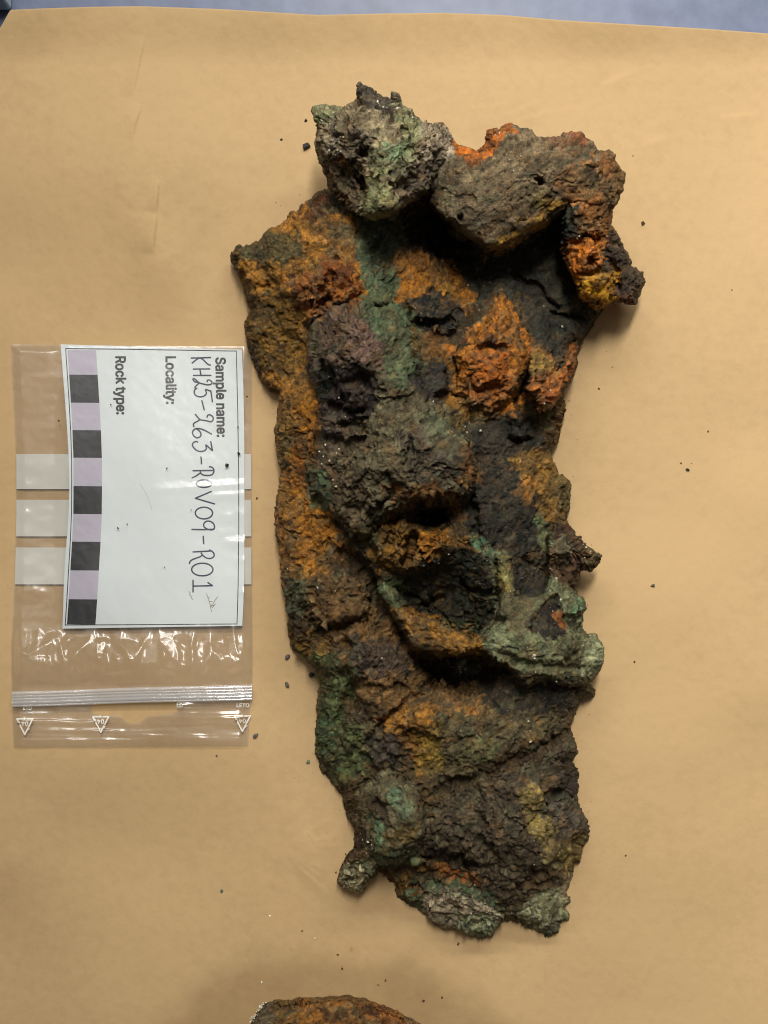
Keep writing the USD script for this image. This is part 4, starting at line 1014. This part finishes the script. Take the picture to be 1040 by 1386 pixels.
def film_sheet(upper, step):
    nu, nv = int(328 / step), int(546 / step)
    U, V = np.meshgrid(np.linspace(0, 1, nu), np.linspace(0, 1, nv))
    py = 466 + V * 544 + (1 - U) * V * 2 + (1 - V) * U * 3
    px = bl_x(py) + U * (br_x(py) - bl_x(py))
    px, py = px.ravel(), py.ravel()
    i = np.arange(nu * nv).reshape(nv, nu)
    f = np.stack([i[:-1, :-1], i[1:, :-1], i[1:, 1:], i[:-1, 1:]], -1).reshape(-1, 4)
    inside = shapely.contains_xy(hole, px, py)
    d = hole.exterior
    near = np.nonzero(shapely.distance(shapely.points(px, py), d) < step * 0.75)[0]
    for k in near:                                   # pull the grid onto the rim of the hand hole
        c = d.interpolate(d.project(shapely.Point(px[k], py[k])))
        px[k], py[k] = c.x, c.y; inside[k] = False
    cen = np.c_[px[f].mean(1), py[f].mean(1)]
    f = f[~shapely.contains_xy(hole, cen[:, 0], cen[:, 1])]
    pts = P(px, py, bag_z(px, py, upper))
    keep = np.unique(f); re = np.full(len(pts), -1); re[keep] = np.arange(len(keep))
    return pts[keep], re[f]


obj('back_film', film_sheet(False, 3.0), film_mat, bag, smooth=True)
obj('front_film', film_sheet(True, 1.5), film_mat, bag, smooth=True)
for ya, yb in ((614.5, 662), (676.5, 726), (741, 791)):
    U, V = np.meshgrid(np.linspace(0, 1, 60), np.linspace(0, 1, 12))
    py = (ya + V * (yb - ya)).ravel()
    px = (bl_x(py) + 0.6 + U.ravel() * (br_x(py) - 1.6 - bl_x(py)))
    z = bag_z(px, py, False) + 0.0002
    obj('write_on_panel', solid_sheet(px, py, z, (12, 60), 0.0001), panel_mat, bag, smooth=40)
# zip: four ridges across the bag
for off, r in ((0, 0.0007), (4.2, 0.0005), (8.2, 0.0006), (12.6, 0.0008), (16.6, 0.0005)):
    x = np.linspace(16.5, 341.5, 70)
    y = 938.5 + off + (x - 16) / 325 * -9.5 + 0.5 * np.sin(x / 40)
    c = P(x, y, bag_z(x, y, False) + 0.0022)
    ang = np.linspace(0, 2 * np.pi, 9)[:-1]
    ringv = np.stack([np.zeros(8), np.cos(ang) * r, np.sin(ang) * r * 1.1], -1)
    v = (c[:, None, :] + ringv[None]).reshape(-1, 3)
    fs = []
    for k in range(len(x) - 1):
        for j in range(8):
            a, b = k * 8 + j, k * 8 + (j + 1) % 8
            fs.append((a, a + 8, b + 8, b))
    caps = []
    fs = np.array(fs)
    tri = np.vstack([fs[:, [0, 1, 2]], fs[:, [0, 2, 3]]])
    for base, rev in ((0, 1), ((len(x) - 1) * 8, 0)):
        for j in range(1, 7):
            t = [base, base + j, base + j + 1]
            tri = np.vstack([tri, [t[::-1] if rev else t]])
    m = trimesh.Trimesh(v, tri, process=False); m.fix_normals()
    obj('zip_ridge', m, zip_mat, bag, smooth=60)


def on_film(shape, name, label=None):
    vv, ff, n = [], [], 0
    for g in getattr(shape, 'geoms', [shape]):
        v, f = trimesh.creation.triangulate_polygon(g.segmentize(1.5), engine='earcut')
        vv.append(v); ff.append(f + n); n += len(v)
    v, f = np.vstack(vv), np.vstack(ff)
    pts = P(v[:, 0], v[:, 1], bag_z(v[:, 0], v[:, 1], True) + 0.0003)
    nz = np.cross(pts[f[:, 1]] - pts[f[:, 0]], pts[f[:, 2]] - pts[f[:, 0]])[:, 2]
    f[nz < 0] = f[nz < 0][:, ::-1]
    o = obj(name, trimesh.Trimesh(pts, f, process=False), mark_mat, bag)
    if label:
        tag(o, label)


def flip_text(text, cx, cy, cap, turn):
    m = meshkit.text_mesh(text, 1.0, 0.1, bold=True)
    tri = m.triangles[m.face_normals[:, 2] > 0.9][:, :, :2]
    sh = shapely.union_all([shapely.Polygon(t).buffer(0.004) for t in tri])
    x0, y0, x1, y1 = sh.bounds
    s = -1 if turn else 1
    return shapely.transform(sh, lambda c: np.c_[cx + s * cap * (np.asarray(c)[:, 0] - (x0 + x1) / 2), cy - s * cap * (np.asarray(c)[:, 1] - (y0 + y1) / 2)])


for tx, ty in ((33.5, 972.5), (136.3, 969.6), (328.2, 968.6)):
    tri_ = [(tx - 11.5, ty), (tx + 11.5, ty), (tx, ty + 22.5)]
    loop = shapely.Polygon(tri_).buffer(-0.5).exterior.buffer(1.05)
    gaps = shapely.union_all([shapely.Point(tx - 8.2, ty + 7.5).buffer(1.5), shapely.Point(tx + 5.0, ty + 14).buffer(1.5), shapely.Point(tx + 1.5, ty).buffer(1.4)])
    arrows = shapely.union_all([shapely.Polygon([(tx - 9.5, ty + 6.2), (tx - 5.6, ty + 5.2), (tx - 8.4, ty + 3.2)]), shapely.Polygon([(tx + 3.0, ty + 13.0), (tx + 7.2, ty + 13.4), (tx + 4.0, ty + 16.6)]), shapely.Polygon([(tx - 1.0, ty - 2), (tx - 1.0, ty + 2.4), (tx + 1.8, ty + .2)])])
    on_film(shapely.union_all([loop.difference(gaps), arrows, flip_text('04', tx, ty + 7.2, 5.6, True)]), 'recycling_mark')
on_film(flip_text('LETO', 329, 954.8, 5.0, False), 'embossed_text')
on_film(flip_text('LD', 243.5, 954.8, 5.0, False), 'embossed_text')
on_film(flip_text('ETD', 37, 958.6, 4.6, False), 'embossed_text')

# ------------------------------------------------------------------ crumbs fallen from the rock
def crumb_mat(name, rgb):
    return mat(name, {'g': ('geometry', {}), 'n': ('noise_texture', {'scale': 1500.0, 'detail': 3.0}),
                      'ramp': ('rgb_ramp', {'ramp': [(0.3, tuple(lin(rgb) * 0.5)), (0.7, tuple(lin(rgb) * 1.5))]}),
                      'p': ('principled_bsdf', {'roughness': 0.7})},
               [('g.position', 'n.vector'), ('n.fac', 'ramp.fac'), ('ramp.color', 'p.base_color')], 'p.BSDF')


cm = {'dark': crumb_mat('dark_crumb', (44, 42, 40)), 'grey': crumb_mat('grey_crumb', (88, 86, 78)), 'brown': crumb_mat('brown_crumb', (92, 66, 42)),
      'green': crumb_mat('green_crumb', (84, 100, 78)), 'white': crumb_mat('white_crumb', (232, 226, 208))}
CRUMBS = [  # px, py, size in px, kind, label, on the bag
    (413.5, 199.5, 14, 'dark', 'biggest black crumb on the paper left of the grey knob of the rock'),
    (414.5, 163, 7, 'dark', 'small black crumb above the biggest black crumb by the grey knob'),
    (381.5, 188.5, 5, 'dark', 'tiny black crumb farthest left of the grey knob'),
    (870, 302, 8, 'brown', 'slim brown crumb on the paper right of the top of the rock'),
    (857, 211, 3, 'brown', 'tiny brown speck just off the upper right corner of the rock'),
    (991, 392.5, 3, 'brown', 'lone brown speck near the right edge beside the upper rock'),
    (958.5, 584, 4, 'brown', 'dark speck highest of the sprinkle at the right of the paper'),
    (922, 627, 4, 'brown', 'dark speck left of the round crumb at the right of the paper'),
    (931, 636, 6, 'dark', 'round dark crumb lowest of the sprinkle at the right of the paper'),
    (936.5, 627.5, 2, 'brown', 'minute speck just above right of the round dark crumb'),
    (829, 497, 2.5, 'brown', 'minute speck off the right side of the orange middle of the rock'),
    (811, 526, 4, 'brown', 'flat speck off the right side of the middle of the rock'),
    (884.5, 792, 8, 'grey', 'grey brown crumb alone right of the reddish nub of the rock'),
    (859, 896, 4, 'brown', 'small brown crumb right of the pale green flange of the rock'),
    (390, 890, 8, 'grey', 'grey crumb upper of the pair left of the rock below the bag zip level'),
    (388.5, 927, 9, 'grey', 'grey crumb lower of the pair left of the rock right of the zip'),
    (422.5, 913, 13, 'dark', 'large dark crumb touching the green left flank of the rock'),
    (346.5, 995, 10, 'grey', 'dark grey crumb beside the lower right corner of the bag'),
    (294, 1023, 4, 'grey', 'tiny crumb on the paper just below the bag'),
    (417.5, 1031.5, 7, 'green', 'small green grey crumb left of the green lower flank of the rock'),
    (300, 1206, 6, 'green', 'green grey speck alone on the paper below the bag'),
    (468, 1156, 3.5, 'brown', 'brown speck just above the pale tip of the rock'),
    (455, 1181, 4, 'brown', 'brown speck at the left of the pale tip of the rock'),
    (620.5, 1277, 6, 'brown', 'rusty crumb under the mint green bottom tip of the rock'),
    (847, 1158, 4, 'brown', 'small brown speck right of the bottom of the rock'),
    (426.5, 1270, 3.5, 'white', 'white fleck on the paper below the pale tip of the rock'),
    (354.5, 1329.5, 4.5, 'white', 'white fleck left above the second rock at the bottom'),
    (365, 1240, 3.5, 'white', 'white fleck left of the dark smudge on the paper'),
    (409, 1260, 3, 'brown', 'tiny brown speck beside the white fleck on the paper'),
    (463, 1311, 4, 'dark', 'dark speck above the second rock at the bottom'),
    (457, 1292, 4, 'brown', 'brown speck left of the dark smudge on the paper'),
    (522, 1326, 4.5, 'brown', 'brown speck upper right of the second rock'),
    (512, 1333, 3.5, 'brown', 'lower brown speck right above the second rock'),
    (573, 1354, 5, 'brown', 'brown crumb on the darker paper right of the second rock'),
    (598.5, 1349.5, 4, 'dark', 'dark speck farthest right of the second rock'),
    (348, 674, 4, 'dark', 'tiny black speck on the paper between the bag and the rock'),
    (322, 578, 5, 'dark', 'black speck on the right border line of the card, upper', 1),
    (323.5, 613.5, 7, 'dark', 'black crumb on the right border line of the card, lower', 1),
    (307, 629, 9, 'dark', 'largest black crumb on the card beside its right border', 1),
    (334.5, 537, 6, 'brown', 'brown crumb on the bag right of the top of the card', 1),
    (80, 569, 6, 'brown', 'brown crumb on the clear film left of the card', 1),
    (150, 548, 4, 'dark', 'dark speck on the card beside the words Rock type', 1),
    (226, 634, 5, 'grey', 'grey fleck on the middle of the card', 1),
    (160, 715, 6, 'dark', 'dark flake on the card right of the scale squares', 1),
    (172.5, 709.5, 3.5, 'dark', 'tiny dark speck right of the flake on the card', 1),
    (223, 768, 3, 'dark', 'tiny speck on the blank lower half of the card', 1),
    (259, 690, 3, 'dark', 'tiny speck left of the handwriting on the card', 1),
]
for k, c in enumerate(CRUMBS):
    px, py, size, kind, label = c[:5]
    size = size * (0.66 if len(c) > 5 else 0.88)
    s = trimesh.creation.icosphere(2 if size > 5 else 1, 1.0)
    r = np.random.default_rng(500 + k)
    v = s.vertices
    n = 0.72 + 0.75 * fbm(v * 1.3 + k * 7.1, 3, 300 + k)
    v = v * n[:, None] * np.array([r.uniform(.8, 1.15), r.uniform(.6, .95), r.uniform(.45, .7)])
    for _ in range(7):                               # broken faces
        d = r.normal(size=3); d /= np.linalg.norm(d)
        o = v @ d
        v = v - np.clip(o - 0.42, 0, None)[:, None] * d
    a = r.uniform(0, math.pi)
    v = v @ np.array([[math.cos(a), math.sin(a), 0], [-math.sin(a), math.cos(a), 0], [0, 0, 1]])
    v = v * (size / 2 / PXM / 0.92)
    v[:, 2] -= v[:, 2].min()
    if len(c) > 5:
        zz = float(bag_z(np.array([float(px)]), np.array([float(py)]), True)[0]) + 0.0001
    else:
        zz = on_paper(px, py) - 0.0001
    m = UsdGeom.Mesh(obj('rock_crumb', trimesh.Trimesh(v, s.faces, process=False), cm[kind], smooth=12))
    UsdGeom.Xformable(m).AddTranslateOp().Set(Gf.Vec3d(*map(float, P(px, py, zz))))
    tag(m, label, 'crumb')

# fine dust rubbed off the rock, too small and too many to count
dv, df = [], []
r = np.random.default_rng(900)
ring_b = shapely.Polygon(OUT_BODY)
for k in range(420):
    t = r.random()
    c_ = ring_b.exterior.interpolate(t, normalized=True)
    a, d_ = r.uniform(0, 2 * math.pi), r.exponential(22.0) + 3
    px, py = c_.x + d_ * math.cos(a), c_.y + d_ * math.sin(a)
    if ring_b.buffer(2).contains(shapely.Point(px, py)) or px < 352 or py > 1380:
        continue
    size = 0.00006 + 0.00016 * r.random() ** 2.5
    M = trimesh.transformations.random_rotation_matrix(r.random(3))[:3, :3]
    df.append(oct_f + 6 * len(dv))
    dv.append((oct_v * size * r.uniform(0.5, 1.5, 3)) @ M.T + P(px, py, on_paper(px, py) + size * 0.5))
tag(obj('rock_dust', (np.vstack(dv), np.vstack(df)), cm['brown']), 'fine brown dust sprinkled on the paper close around the big rock', 'dust', kind='stuff')
